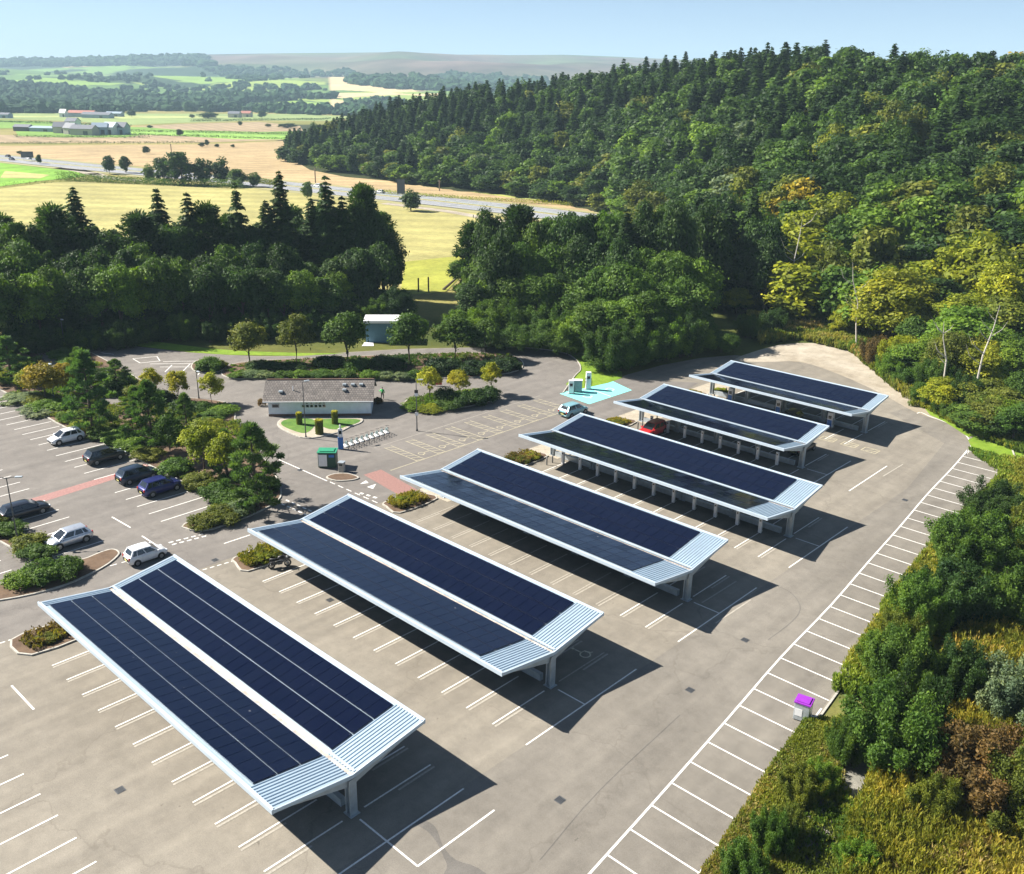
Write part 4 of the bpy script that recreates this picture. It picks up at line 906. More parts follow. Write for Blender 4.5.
# proto store: kind -> list of (crown mesh, trunk mesh, height, radius, joined mesh)
PR={}
def add_proto(kind,V,var,tb,H,Rr):
    cm=mesh_quads('crown',V,var,[M['leaf']]); t=tb
    tm=None
    if t:
        tm=bpy.data.meshes.new('trunk'); tm.from_pydata(t.v,[],t.f); tm.materials.append(M['bark']); tm.polygons.foreach_set('use_smooth',[True]*len(t.f)); tm.update()
    PR.setdefault(kind,[]).append(dict(c=cm,t=tm,H=H,R=Rr,V=V,var=var,tb=tb))
for i in range(5):      # big broadleaf
    V,var,C=clump_crown(5.2,1.3,13,52,1.85,18000,.25,'round' if i%2 else 'egg',10+i,wild=.06); add_proto('broad',V,var,trunk_mb(11,.30,C,i),13,5.2)
for i in range(4):      # far broadleaf with larger leaf clumps
    V,var,C=clump_crown(5.4,.3,13,44,2.0,4600,.46,'round' if i%2 else 'egg',30+i,full=True,wild=.05); add_proto('far',V,var,trunk_mb(11,.3,C,i,3),13,5.4)
for i in range(3):      # small street tree
    V,var,C=clump_crown(2.8,.9,6.3,56,.80,10000,.14,'egg',50+i,wild=.08); add_proto('street',V,var,trunk_mb(5.5,.12,C,i,7),6.3,2.6)
for i in range(3):      # round sapling
    V,var,C=clump_crown(1.75,.7,4.4,40,.52,6000,.11,'egg',60+i,wild=.10); add_proto('sapling',V,var,trunk_mb(3.8,.08,C,i,5),4.4,1.8)
for i in range(4):      # shrub mound
    V,var,C=clump_crown(1.6,-.5,1.5,46,.46,8000,.085,'round',70+i,wild=.08); C2=V[:,:,2].mean(1)>-.15; add_proto('shrub',V[C2],var[C2],None,1.5,1.6)
for i in range(3):      # big willow shrub
    V,var,C=clump_crown(3.6,-.6,5.4,130,.78,36000,.10,'egg' if i else 'round',80+i,wild=.22); k=V[:,:,2].mean(1)>0; add_proto('thicket',V[k],var[k],trunk_mb(4,.09,C,i,8),5.2,3.4)
def ragged(R_,H,ns,nl,ls,seed):
    g=np.random.default_rng(seed); a=g.uniform(0,6.283,ns); rr=R_*g.uniform(.05,1,ns)**.6; hh=H*g.uniform(.55,1.0,ns)*(1-.30*(rr/R_)**2); b0=np.stack([np.cos(a)*rr*.45,np.sin(a)*rr*.45,np.zeros(ns)],1); tip=np.stack([np.cos(a)*rr,np.sin(a)*rr,hh],1)+np.stack([g.normal(0,.25,ns),g.normal(0,.25,ns),np.zeros(ns)],1)
    k=g.integers(0,ns,nl); t=g.uniform(.12,1,nl)**.75; wd=(.25+.75*np.sin(np.clip(t,0,1)*2.6))*R_*.20
    P=b0[k]+(tip[k]-b0[k])*t[:,None]+unit(nl,g)*wd[:,None]*g.uniform(.3,1.1,nl)[:,None]; P[:,2]=np.maximum(P[:,2],.04)
    N=unit(nl,g)+(P-np.array([0,0,H*.35]))/np.array([R_,R_,H])*.9; N/=np.linalg.norm(N,axis=1)[:,None]; s=ls*g.uniform(.5,1.5,nl)
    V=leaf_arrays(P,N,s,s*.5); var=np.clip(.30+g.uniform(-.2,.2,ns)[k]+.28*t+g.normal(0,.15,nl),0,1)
    b=MB()
    for i in range(0,ns,3): b.tube([tuple(b0[i]),tuple(b0[i]*.4+tip[i]*.6),tuple(tip[i])],[.05,.03,.01],4,cap=False)
    return V,var,b
for i in range(5): V,va,b=ragged(3.5,4.9,40,38000,.10,85+i); add_proto('ragged',V,va,b,5.0,3.6)
def spruce(H,Rb,seed,levels,dens,ls):
    g=np.random.default_rng(seed); P=[];N=[];S_=[];va=[]; tips=[]
    for l in range(levels):
        t=(l+.5)/levels; z=H*(.06+.93*t)+g.normal(0,.12); Lr=Rb*(1-t)**.68*(g.uniform(.75,1.15))+.12; nb=max(5,int(11*(1-t)+5)); ph=g.uniform(0,6.28)
        for k in range(nb):
            a=ph+k*2*math.pi/nb+g.normal(0,.18); Lb=Lr*g.uniform(.65,1.12); m_=max(4,int(dens*Lb)); s=g.uniform(.15,1,m_)
            px=np.cos(a)*Lb*s; py=np.sin(a)*Lb*s; w=(1-s*.6)*Lb*.28; off=g.normal(0,1,m_)*w
            x=px-np.sin(a)*off; y=py+np.cos(a)*off; zz=z-(s**1.5)*Lb*.33+g.normal(0,.07,m_)-abs(off)*.2+ .12*(s>.85)*Lb*.3
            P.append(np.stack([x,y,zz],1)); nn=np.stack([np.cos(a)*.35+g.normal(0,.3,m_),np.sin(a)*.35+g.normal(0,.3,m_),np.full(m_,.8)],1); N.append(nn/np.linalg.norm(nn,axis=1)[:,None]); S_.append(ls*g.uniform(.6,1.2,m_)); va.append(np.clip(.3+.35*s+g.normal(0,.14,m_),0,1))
    P=np.vstack(P);N=np.vstack(N);S_=np.concatenate(S_);va=np.concatenate(va)
    V=leaf_arrays(P,N,S_,S_*.42); b=MB(); b.tube([(0,0,-.3),(0,0,H*.5),(0,0,H*.99)],[H*.017,H*.01,.02],7); return V,va,b
for i in range(4): V,va,b=spruce(20,4.6,100+i,40,18,.40); add_proto('spruce',V,va,b,20,4.3)
for i in range(3): V,va,b=spruce(20,4.6,110+i,26,8,.75); add_proto('farspruce',V,va,b,20,3.9)
def scots(H,Rb,seed,nc,nl,ls,base=.25,crf=.11):
    g=np.random.default_rng(seed); V=[];va=[];C=[]
    ax=g.normal(0,.12,2)
    for i in range(nc):
        t=(i+.5)/nc; z=H*(base+(1-base)*t*.96); Lr=Rb*(1-(max(0,t-.25)/.75)**1.7)*g.uniform(.35,1.08)*(.75+.25*min(1,t*4)); a=i*2.4+g.normal(0,.3); C.append((math.cos(a)*Lr+ax[0]*z*.1,math.sin(a)*Lr,z))
    C=np.array(C); cr=crf*H*g.uniform(.65,1.25,nc)
    k=g.integers(0,nc,nl); d=unit(nl,g); P=C[k]+d*np.array([1,1,.50])*(cr[k]*g.uniform(.4,1.05,nl))[:,None]
    N=np.cross(d,unit(nl,g)); N/=np.linalg.norm(N,axis=1)[:,None]; 
    n=nl; t=d+unit(nl,g)*.45+np.array([0,0,.3]); t/=np.linalg.norm(t,axis=1)[:,None]; b_=np.cross(N,t); b_/=np.linalg.norm(b_,axis=1)[:,None]
    s=ls*g.uniform(.6,1.25,nl)[:,None]; V=np.stack([P-t*s,P-b_*s*.30,P+t*s,P+b_*s*.30],1)
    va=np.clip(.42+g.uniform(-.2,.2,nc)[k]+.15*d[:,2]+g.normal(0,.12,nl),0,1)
    b=MB(); b.tube([(0,0,-.3),(ax[0],ax[1],H*.4),(ax[0]*2,ax[1]*2,H*.75),(ax[0]*2,ax[1]*2,H*.97)],[H*.022,H*.018,H*.01,.03],7)
    for i in range(0,nc,2): c_=C[i]; b.tube([(ax[0],ax[1],c_[2]-H*.06),(c_[0]*.55,c_[1]*.55,c_[2]-H*.04),tuple(c_)],[H*.007,H*.005,.015],4,cap=False)
    return V,va,b
for i in range(4): V,va,b=scots(9,3.5,130+i,54,10500,.22,.10,.078); add_proto('scots',V,va,b,9,3.3)
for i in range(2): V,va,b=scots(20,4.6,140+i,50,14000,.42,.22); add_proto('tallpine',V,va,b,20,4.6)
NAMES={'broad':'broadleaf_tree','far':'broadleaf_tree','street':'street_tree','sapling':'young_tree','shrub':'shrub','thicket':'willow_shrub','ragged':'willow_shrub','spruce':'conifer_tree','farspruce':'conifer_tree','scots':'pine_tree','tallpine':'pine_tree'}
JM={}
prn=random.Random(5)
def plant(kind,x,y,z,h,w,col,label,cat='tree',group=None,joined=False,i=None,rz=None,name=None):
    L=PR[kind]; p=L[(i if i is not None else prn.randrange(len(L)))%len(L)]; sz=h/p['H']; sx=(w/2)/p['R']; rz=prn.uniform(0,6.28) if rz is None else rz
    v=prn.uniform(.88,1.12); col=(col[0]*v*prn.uniform(.94,1.06),col[1]*v,col[2]*v*prn.uniform(.9,1.1),1)
    nm=name or NAMES[kind]
    if joined or p['t'] is None:
        key=id(p['c'])
        if p['t'] is not None:
            if key not in JM: JM[key]=mesh_quads('tree',p['V'],p['var'],[M['leaf'],M['bark']],trunk=p['tb'])
            me=JM[key]
        else: me=p['c']
        o=bpy.data.objects.new(nm,me); COL.objects.link(o); o.location=(x,y,z); o.rotation_euler=(0,0,rz); o.scale=(sx,sx*prn.uniform(.9,1.1),sz); o.color=col
    else:
        o=empty(nm,(x,y,z),rz,(sx,sx*prn.uniform(.92,1.08),sz)); c_=bpy.data.objects.new('crown',p['c']); COL.objects.link(c_); c_.parent=o; c_.color=col
        t_=bpy.data.objects.new('trunk',p['t']); COL.objects.link(t_); t_.parent=o
    tag(o,label,cat,group); return o
GREEN={'dark green':(.044,.090,.022),'mid green':(.082,.155,.025),'bright green':(.130,.225,.026),'yellow green':(.24,.28,.022),'sunny yellow green':(.36,.36,.025),'olive':(.140,.170,.025),'golden':(.31,.25,.022),'blue green':(.095,.175,.055),'grey green':(.17,.23,.12),'rusty red':(.16,.105,.035),'blackish green':(.032,.068,.022)}
# street trees: base pixel, top y, crown width px
def at_px(kind,px,py,ty,wpx,col,label,group=None,z=.12,cat='tree',**k):
    x,y=G(px,py,z); d=math.hypot(x,y); h=HZ(px,ty,d)-z; rng_=math.sqrt(d*d+CAMZ**2); w=wpx*rng_/FPX*1.03; return plant(kind,x,y,z,max(h,.4),w,GREEN[col],label,cat,group,**k)
for i,(a,b2,t,w,c_,lb) in enumerate([(250.7,366,318,39,'olive','round olive street tree, leftmost of the row in the long island'),(296.5,363,312,38,'olive','egg shaped olive street tree, second from the left in the long island'),(347,367,309,50,'mid green','spreading street tree directly left of the teal shed'),(410,363,309,44,'mid green','street tree directly right of the teal shed, shading a large round shrub'),(454.5,360,312,46,'mid green','bushy street tree, second from the right in the long island'),(485,358,317,40,'mid green','street tree at the right end of the long island by the turning loop')]):
    at_px('street',a,b2,t,w,c_,lb,'street trees in the long island',i=i)
for i,(a,b2,t,w,lb) in enumerate([(429,401,365,27,'yellow green young tree in the small island, leftmost of three, standing over bright ground cover'),(458,397,368,27,'yellow green young tree in the small island, middle of three'),(491,394,362,25,'yellow green young tree at the right end of the small island'),(153,401,366,22,'bright yellow green round young tree, leftmost of three left of the low building'),(180,403,366,24,'bright yellow green round young tree, middle of three left of the low building'),(212.5,403,372,28,'bright yellow green round young tree nearest the left end of the low building')]):
    at_px('sapling',a,b2,t,w,'sunny yellow green',lb,'young yellow green trees in the islands',i=i)
for i,(a,b2,t,w,lb) in enumerate([(93,431,348,54,'large dark pine in the left planting bed, right behind the white hatchback'),(154,450,378,52,'blue green pine rising behind the dark navy car'),(188,440,392,34,'slim pine between the big pines of the left planting bed'),(258,508,421,66,'largest pine of the left planting bed, at its rounded end by the lane'),(12,382,335,46,'blue green pine at the left edge, behind grey shrubs'),(118,388,358,30,'small dark pine beside the pale footpath'),(228,478,428,36,'pine tucked behind the big pine at the rounded end of the bed'),(83,392,346,30,'small pine by the triangular bed where the road forks'),(138,425,385,30,'young dark pine between two bigger pines of the left bed')]):
    at_px('scots',a,b2,t,w*.86,'blue green',lb,'pines of the left planting bed',i=i)
for i,(k,a,b2,t,w,c_,lb) in enumerate([('street',46,400,360,36,'golden','golden yellow tree in the left planting bed near the left edge'),('street',64,396,362,30,'golden','golden yellow tree right of the other golden tree, behind a lamp post'),('street',30,396,366,24,'yellow green','small yellow green tree at the left edge, in front of the pine'),('street',204,473,417,42,'yellow green','yellow green tree behind the deep blue car'),('street',226,482,430,34,'yellow green','loose yellow green tree between the lime tree and the biggest pine'),('street',172,460,412,30,'mid green','mid green tree between the pine and the yellow green tree behind the blue car')]):
    at_px(k,a,b2,t,w,c_,lb,'yellowing trees of the left planting bed',i=i)
# shrubs: px centre base, width px, height m, colour
SH=[(20,400,44,.8,'grey green','low grey green shrub mound at the left edge of the bed'),(42,411,46,.8,'grey green','grey green shrub mound beside the left lot kerb'),(36,420-18,30,.9,'olive','olive shrub behind the grey mounds'),
(52,409,40,1.3,'bright green','lime green spreading shrub at the lot kerb, left of the mulch gap'),(72,419,34,1.2,'bright green','lime green shrub right beside the mulch gap'),(84,428,30,1.0,'yellow green','yellow green low shrub above the white hatchback'),
(100,436,32,1.0,'mid green','shrub between the white hatchback and the boxy estate car'),(116,440,36,1.0,'bright green','bright shrub above the boxy estate car'),(132,447,40,1.1,'bright green','bright spreading shrub at the kerb behind the boxy estate'),(148,457,34,1.1,'olive','olive shrub above the red path end'),
(175,472,42,1.5,'mid green','rounded green shrub at the kerb beside the red path end'),(200,485,40,1.4,'olive','olive shrub behind the deep blue car'),(216,496,42,1.4,'mid green','long clipped shrub, upper part of the hedge by the last bays'),(232,503,42,1.4,'mid green','clipped shrub in the middle of the bed corner'),
(240,512,42,1.3,'grey green','pale clipped shrub on the curve of the bed end'),(222,519,44,1.3,'olive','long pale olive hedge mound at the bed end'),(204,525,36,1.2,'olive','lowest hedge mound at the nose of the main bed'),(252,500,34,1.3,'mid green','shrub under the biggest pine'),(266,490,34,1.6,'dark green','dark shrub at the rounded end under the biggest pine'),
(213,418,34,1.0,'mid green','bright ground cover shrub below the nearest young yellow tree'),(200,410,30,1.2,'mid green','shrub under the middle young yellow tree'),(224,412,30,1.0,'bright green','lime ground cover shrub left of the low building'),(212,424,26,.8,'yellow green','yellow green ground cover at the island tip'),
(66,356,38,1.3,'mid green','shrub in the triangular bed where the road forks'),(75,363,34,1.2,'bright green','bright shrub in the triangular bed below the round headed lamp'),(100,378,40,1.6,'dark green','dark hedge shrub beside the pale footpath'),(120,385,40,1.8,'mid green','mid green hedge shrub right of the footpath'),(140,395,36,1.8,'olive','olive hedge shrub before the leftmost young yellow tree'),(160,402,34,1.8,'dark green','dark shrub between two young yellow trees'),(184,410,30,1.6,'dark green','dark shrub behind the slim pine'),
(209,369,34,1.9,'mid green','round dark shrub standing alone in its own oval bed on the road'),(222,367,14,1.2,'olive','small bush at the right of the oval bed'),
(238,377,22,.9,'bright green','small lime shrub at the left end of the long island'),(252,376,26,1.0,'grey green','grey green shrub behind the tiled roof, leftmost'),(266,377,22,1.0,'grey green','grey green shrub behind the tiled roof, second'),(284,377,26,1.0,'mid green','green shrub behind the tiled roof, third'),(302,377,28,1.1,'bright green','lime shrub behind the tiled roof near the middle'),(322,377,26,1.2,'mid green','green shrub behind the tiled roof, fifth'),(344,377,28,1.2,'mid green','shrub behind the right part of the tiled roof'),
(330,366,38,1.8,'dark green','dark mound under the spreading street tree'),(358,368,34,1.6,'mid green','mound between the spreading tree and the dome shrub'),(390,367,40,2.2,'dark green','large dome shrub below the teal shed'),(371,378,24,1.3,'bright green','round clipped shrub above the person'),(386,378,24,1.2,'grey green','pale shrub at the front of the long island, right of the round one'),(402,379,26,1.1,'grey green','pale shrub row, right part of the long island front'),(420,378,28,1.5,'mid green','shrub behind the leftmost young island tree'),
(442,372,44,2.4,'blackish green','big dark dome shrub in the middle of the long island'),(478,373,38,2.2,'blackish green','dark dome shrub under the end street trees'),(504,371,42,2.4,'blackish green','largest dark dome shrub at the right tip of the long island'),(262,368,36,1.2,'dark green','dark low mound under the first street tree'),(290,370,40,1.2,'dark green','dark low mound under the second street tree'),
(412,409,26,.9,'bright green','lime ground cover at the left tip of the small island'),(430,410,34,.8,'yellow green','yellow green ground cover mat under the leftmost young tree'),(450,407,34,1.3,'mid green','green shrub before the middle young tree'),(446,402,34,2.1,'dark green','dark dome shrub between two young trees'),(470,404,40,2.2,'dark green','dark dome shrub in the middle of the small island'),(488,400,30,2.2,'dark green','dark dome shrub under the right young tree'),
(8,533,34,1.1,'mid green','shrub in front of the black car at the left edge'),(30,547,38,1.3,'olive','shrub around the foot of the twin headed lamp'),(38,556,34,1.2,'mid green','shrub right of the twin headed lamp foot'),(-4,524,30,1.1,'olive','shrub at the very left edge by the black car'),
(24,583,36,1.3,'bright green','left end of the big shrub group in the curved bed'),(44,578,46,1.6,'mid green','big shrub in the middle of the curved bed'),(66,574,38,1.5,'mid green','shrub at the right end of the group in the curved bed'),
(424-170+8,560,26,.7,'yellow green','yellow flowering plant in the small bed by the motorcycle'),(274,556,22,.7,'olive','low plants in the small bed by the motorcycle'),(48,640,22,.5,'olive','sparse low plants in the small bed at the nearest carport corner'),(60,635,16,.4,'yellow green','sparse yellowish plants in the small bed at the nearest carport corner'),
(402,503,22,.8,'yellow green','yellow leaved plants in the bed by the red painted crossing'),(414,498,18,.6,'olive','low plants right of the yellow leaved ones by the crossing'),(522,461,22,.6,'olive','low plants in the bed between the third and fourth carports'),(532,457,20,.6,'yellow green','yellow tinted plants in the bed behind the third carport'),(618,424,18,.6,'olive','low plants in the bed at the corner of the fifth carport'),(721,392,16,.7,'yellow green','plants under the far corner of the last carport'),
(262,405,10,1.0,'rusty red','small reddish shrub at the left wall of the low building'),(378,402.5,12,.8,'rusty red','small reddish shrub at the right wall of the low building')]
for i,(a,b2,w,h,c_,lb) in enumerate(SH):
    x,y=G(a,b2,.12); d=math.sqrt(x*x+y*y+CAMZ**2); plant('shrub',x,y,.12,h*.95,w*d/FPX,GREEN[c_],lb,'shrub','shrubs of the planting beds',i=i)
# clipped columns in the garden bed
for i,(a,b2,t,w,lb,c_) in enumerate([(299.5,424,413,.7,'slim clipped shrub column at the left of the garden bed','olive'),(319.5,433.5,420,.95,'wide clipped shrub column with a yellow top in the middle of the garden bed','yellow green'),(335,423.5,411.5,.75,'yellow topped clipped shrub column at the right of the garden bed','yellow green')]):
    x,y=G(a,b2,.14); h=HZ(a,t,math.hypot(x,y))-.14; r=empty('topiary_column',(x,y,.13)); tag(r,lb,'topiary','clipped columns in the garden bed')
    g=np.random.default_rng(i); n=5000; th=g.uniform(0,6.283,n); zz=g.uniform(0,h,n); rr=w/2*g.uniform(.82,1.04,n); P=np.stack([np.cos(th)*rr,np.sin(th)*rr,zz],1); N=np.stack([np.cos(th),np.sin(th),np.zeros(n)],1)+unit(n,g)*.5
    V=leaf_arrays(P,N,.09,.06); me=mesh_quads('foliage',V,g.uniform(.2,.7,n),[M['leaf']]); o=bpy.data.objects.new('foliage',me); COL.objects.link(o); o.parent=r; o.color=(*GREEN['olive'],1)
    n=1600; th=g.uniform(0,6.283,n); rr=w/2*np.sqrt(g.uniform(0,1,n)); P=np.stack([np.cos(th)*rr,np.sin(th)*rr,h+g.normal(-.06,.07,n)],1); V=leaf_arrays(P,unit(n,g)*.5+[0,0,1],.09,.07); me=mesh_quads('yellow_top',V,g.uniform(.3,.9,n),[M['leaf']]); o=bpy.data.objects.new('yellow_top',me); COL.objects.link(o); o.parent=r; o.color=(.40,.40,.04,1)  # yellowish top leaves, with the sunlight on them painted into a brighter colour
# ------------------------------------------------------------------ woods
TREES=[]   # (x,y,z,kind,h,w,colour,zone)
def add(px,d,kind,h,w,c_,zone): 
    x,y=AD(px,d); TREES.append((x,y,T(x,y),kind,h,w,c_,zone,px))
r_=random.Random(11)
EB=[(585,372),(600,375),(622,377),(662,368),(700,361),(735,357),(770,343),(800,339),(836,342),(866,357),(893,380),(925,399),(960,424),(1000,444),(1060,470)]
EB2=[(700,345),(735,322),(770,312),(800,312),(830,324),(855,348),(870,362),(893,380),(925,399),(960,424),(1000,444),(1060,470)]
def edge2(px): return math.hypot(*G(px,float(np.interp(px,[e[0] for e in EB2],[e[1] for e in EB2]))))
def edge_d(px): return math.hypot(*G(px,float(np.interp(px,[e[0] for e in EB],[e[1] for e in EB]))))
# left belt, front row
fr=[(-30,262),(-8,262),(14,264),(36,262),(58,262),(80,260),(102,262),(122,258),(143,256),(163,256),(184,254),(205,258),(226,260),(246,262),(266,262),(286,264),(304,266),(322,268),(340,270),(358,280),(376,286),(394,296)]
for i,(px,ty) in enumerate(fr):
    d=168+r_.uniform(-1,3)+(8 if px>330 else 0); h=HZ(px,ty+r_.uniform(-4,4),d+2); add(px+r_.uniform(-4,4),d,'broad',h,r_.uniform(7.5,9.5),r_.choice(['mid green','dark green','mid green','bright green']),'L1')
    add(px+r_.uniform(-6,6),d-5,'ragged',r_.uniform(3.5,6),r_.uniform(5.5,8),r_.choice(['dark green','mid green']),'L1')
for px in range(-30,400,26):
    d=177+r_.uniform(-2,3); h=HZ(px,r_.uniform(236,256),d); add(px+r_.uniform(-6,6),d,'broad',h,r_.uniform(8,10),r_.choice(['dark green','mid green','dark green']),'L2')
for (px,ty,k) in [(-20,205,'broad'),(2,196,'broad'),(24,198,'broad'),(44,205,'broad'),(66,204,'tallpine'),(88,184,'spruce'),(104,204,'broad'),(124,214,'broad'),(146,212,'tallpine'),(168,186,'spruce'),(184,200,'broad'),(197,190,'spruce'),(214,203,'tallpine'),(228,206,'broad'),(244,181,'spruce'),(258,204,'broad'),(272,198,'spruce'),(287,168,'spruce'),(302,198,'broad'),(316,196,'spruce'),(331,173,'spruce'),(346,194,'spruce'),(358,190,'broad'),(366,184,'tallpine'),(378,190,'broad'),(388,212,'broad')]:
    d=188+r_.uniform(-4,8); h=HZ(px,ty+(15 if k=='broad' else 0),d); add(px,d,k,h,(r_.uniform(8,10) if k!='spruce' else r_.uniform(9,11)),r_.choice(['blackish green','dark green','dark green']) if k!='broad' else r_.choice(['dark green','mid green']),'L3')
for (px,ty) in [(12,214),(55,212),(116,222),(158,218),(206,214),(236,214),(266,216),(296,206),(324,206),(340,202),(384,212)]:
    d=200+r_.uniform(-4,6); h=HZ(px,ty,d); add(px,d,'tallpine' if r_.random()<.5 else 'broad',h,8.5,'dark green','L3')
for px in range(-30,400,17):
    d=174+r_.uniform(-4,4); add(px,d,'thicket',r_.uniform(5,7),8,'dark green','L2')
# middle belt
for row,(dd,h0,h1,st) in enumerate([(5,6.5,8.5,19),(12,9.5,12,21),(20,12.5,15,22)]):
    for px in range(477 if row else 480,706,st):
        e=max(154 if px<575 else (149 if px<600 else 0),edge_d(px)); d=e+dd+r_.uniform(-2,2); add(px+r_.uniform(-5,5),d,'ragged' if row==0 else 'broad',r_.uniform(h0,h1)*(.85 if px<490 else 1),r_.uniform(8.5,11),r_.choice(['mid green','mid green','bright green','dark green','mid green']),'M1')
for (px,ty,dd) in [(604,346,3),(622,334,3.5),(644,332,3.5),(664,326,3.5),(686,326,4),(706,326,4),(726,330,3.5),(613,322,8),(655,312,8),(700,306,9)]:
    d=edge_d(px)+dd; h=HZ(px,ty,d); add(px,d,'thicket',max(3,h),r_.uniform(5.5,7),r_.choice(['mid green','bright green','mid green']),'M0')
for (px,ty,d) in [(496,330,152),(520,324,152),(545,320,152),(570,326,150)]:
    h=HZ(px,ty,d); add(px,d,'thicket',max(3,h),r_.uniform(5.5,7.5),r_.choice(['mid green','dark green']),'M0')
for (px,ty,k) in [(474,222,'tallpine'),(489,205,'broad'),(503,214,'broad'),(519,205,'tallpine'),(535,214,'broad'),(552,206,'broad'),(570,202,'broad'),(588,206,'broad'),(606,200,'broad'),(622,206,'spruce'),(640,196,'broad'),(656,202,'broad'),(672,196,'broad'),(690,188,'spruce'),(705,200,'broad'),(722,196,'spruce'),(744,186,'spruce'),(756,206,'broad')]:
    d=178+r_.uniform(-4,6)+(14 if px>685 else 0); h=HZ(px,ty,d); add(px,d,k,h,r_.uniform(8,10.5),r_.choice(['dark green','mid green','dark green']) if k=='broad' else 'blackish green','M2')
for px in range(500,770,24):
    d=169+r_.uniform(-3,3)+(20 if px>685 else 0); h=HZ(px,r_.uniform(228,246),d); add(px,d,'broad',h,9,r_.choice(['dark green','mid green','dark green']),'M2')
# right slope and wooded hill on a jittered grid
EXT=r_.random
def slope_ok(x,y):
    a,d=azd(x,y); px,py=PX(x,y,T(x,y)); return px,py,d
pts=[]
gx=np.arange(-560,170,1.0)
g_=8.6
n_x=int(900/g_); 
for i in range(-80,40):
    for j in range(5,85):
        x=i*g_+r_.uniform(-3.2,3.2)+(j%2)*g_/2; y=j*g_*.92+r_.uniform(-3.2,3.2); a,d=azd(x,y)
        if a<HA[0]-.004 or a>R(31.5): continue
        f=float(np.interp(a,HA,HF)); cr=float(np.interp(a,HA,HC))
        if d<f or d>cr+26: continue
        pts.append((x,y,a,d,f,cr))
for (x,y,a,d,f,cr) in pts:
    px,py=PX(x,y,T(x,y)+7)
    if px<270 or px>1060: continue
    t=(d-f)/(cr-f); up=t
    nzv=float(vn(x,y,70,31)); 
    coni=(up>(.45 if px<600 else .6) and px<800 and r_.random()<.6) or (up>.7 and r_.random()<.12) or (nzv>.72 and d>200 and r_.random()<.45) or (px<560 and up>.4 and r_.random()<.45)
    if coni: kind='farspruce'; h=r_.uniform(12,17.5) if d>250 else r_.uniform(12,16); w=r_.uniform(7.5,10); c_=r_.choice(['blackish green','dark green','blackish green'])
    else:
        kind='far' if d>255 else 'broad'; h=r_.uniform(9,15.5); w=r_.uniform(10,17)
        warm=nzv+ (.25 if up<.25 else 0)
        c_=r_.choices(['dark green','mid green','olive','bright green','yellow green','golden','grey green'],[1.5,3,3,3,3.6,.35,.15] if (d<235 and px>700) else [6.5,3.2,.9,.6,.08,.05,.15])[0]
        if d<f+26 and px<700: c_=r_.choice(['mid green','bright green','olive','dark green']); h*=.85
    if 290<px<700 and d<f+14: h*=.75; kind='far' if d>210 else 'broad'
    TREES.append((x,y,T(x,y),kind,h,w,c_,'H',px))
# bright slope directly behind the dirt patch
for k in range(92):
    px=r_.uniform(735,1045); d=edge2(px)+4+r_.uniform(0,1)**1.3*(40 if px>830 else 22)
    h=r_.uniform(5.5,9.5)*(1 if d>edge2(px)+12 else .62); add(px,d,'broad',h,r_.uniform(6,8.5),r_.choices(['bright green','yellow green','mid green','olive','dark green'],[3,3.5 if px<930 else 2,2.4,2.5,.8])[0],'R1')
for (px,ty,dd,c_) in [(826,336,14,'bright green'),(846,338,9,'yellow green'),(868,346,5,'bright green'),(776,306,6,'dark green'),(752,312,9,'mid green'),(884,334,3.5,'rusty red'),(905,352,4,'bright green'),(926,366,4,'mid green'),(948,384,4,'mid green'),(970,398,4.5,'mid green'),(995,412,4.5,'olive'),(1016,420,4.5,'mid green'),(1018,404,8,'mid green'),(905,334,8,'yellow green'),(950,356,9,'mid green'),(985,372,9,'dark green')]:
    d=edge_d(px)+dd; add(px,d,'ragged',max(2.0,HZ(px,ty,d)),6,c_,'R0')
# individuals: nearest 300 of all trees, the others one mass
def seen(t): px,py=PX(t[0],t[1],t[2]+t[4]*.8); return -40<px<1064
TREES=[t for t in TREES if seen(t)]
TREES.sort(key=lambda t:math.hypot(t[0],t[1])-(30 if t[7]!='H' else 0))
ind=TREES[:300]; rest=TREES[300:]
ZN={'L1':'in front of the left belt','L2':'amid the left belt','L3':'at the back of the left belt','M0':'at the foot of the middle belt','M1':'in front of the middle belt','M2':'at the back of the middle belt','R1':'on the slope behind the dirt patch','R0':'at the edge of the dirt patch'}
KN={'ragged':'bushy shrub','broad':'broadleaf tree','far':'broadleaf tree','tallpine':'pine','spruce':'spruce','farspruce':'spruce','thicket':'bushy shrub'}
HBN=['at the foot of the wooded hill','on the lower wooded hill','halfway up the wooded hill','high on the wooded hill']
def zone(t):
    if t[7]!='H': return ZN[t[7]]
    d=math.hypot(t[0],t[1]); a,_=azd(t[0],t[1]); f=np.interp(a,HA,HF);c_=np.interp(a,HA,HC); return HBN[int(min(3,max(0,(d-f)/(c_-f)*4)))]
grp={}
for t in ind: grp.setdefault((t[6],KN[t[3]],zone(t)),[]).append(t)
def nth(n):
    w=['','first','second','third','fourth','fifth','sixth','seventh','eighth','ninth','tenth','eleventh','twelfth']; return w[n] if n<len(w) else '%d%s'%(n,{1:'st',2:'nd',3:'rd'}.get(n%10 if n//10!=1 else 0,'th'))
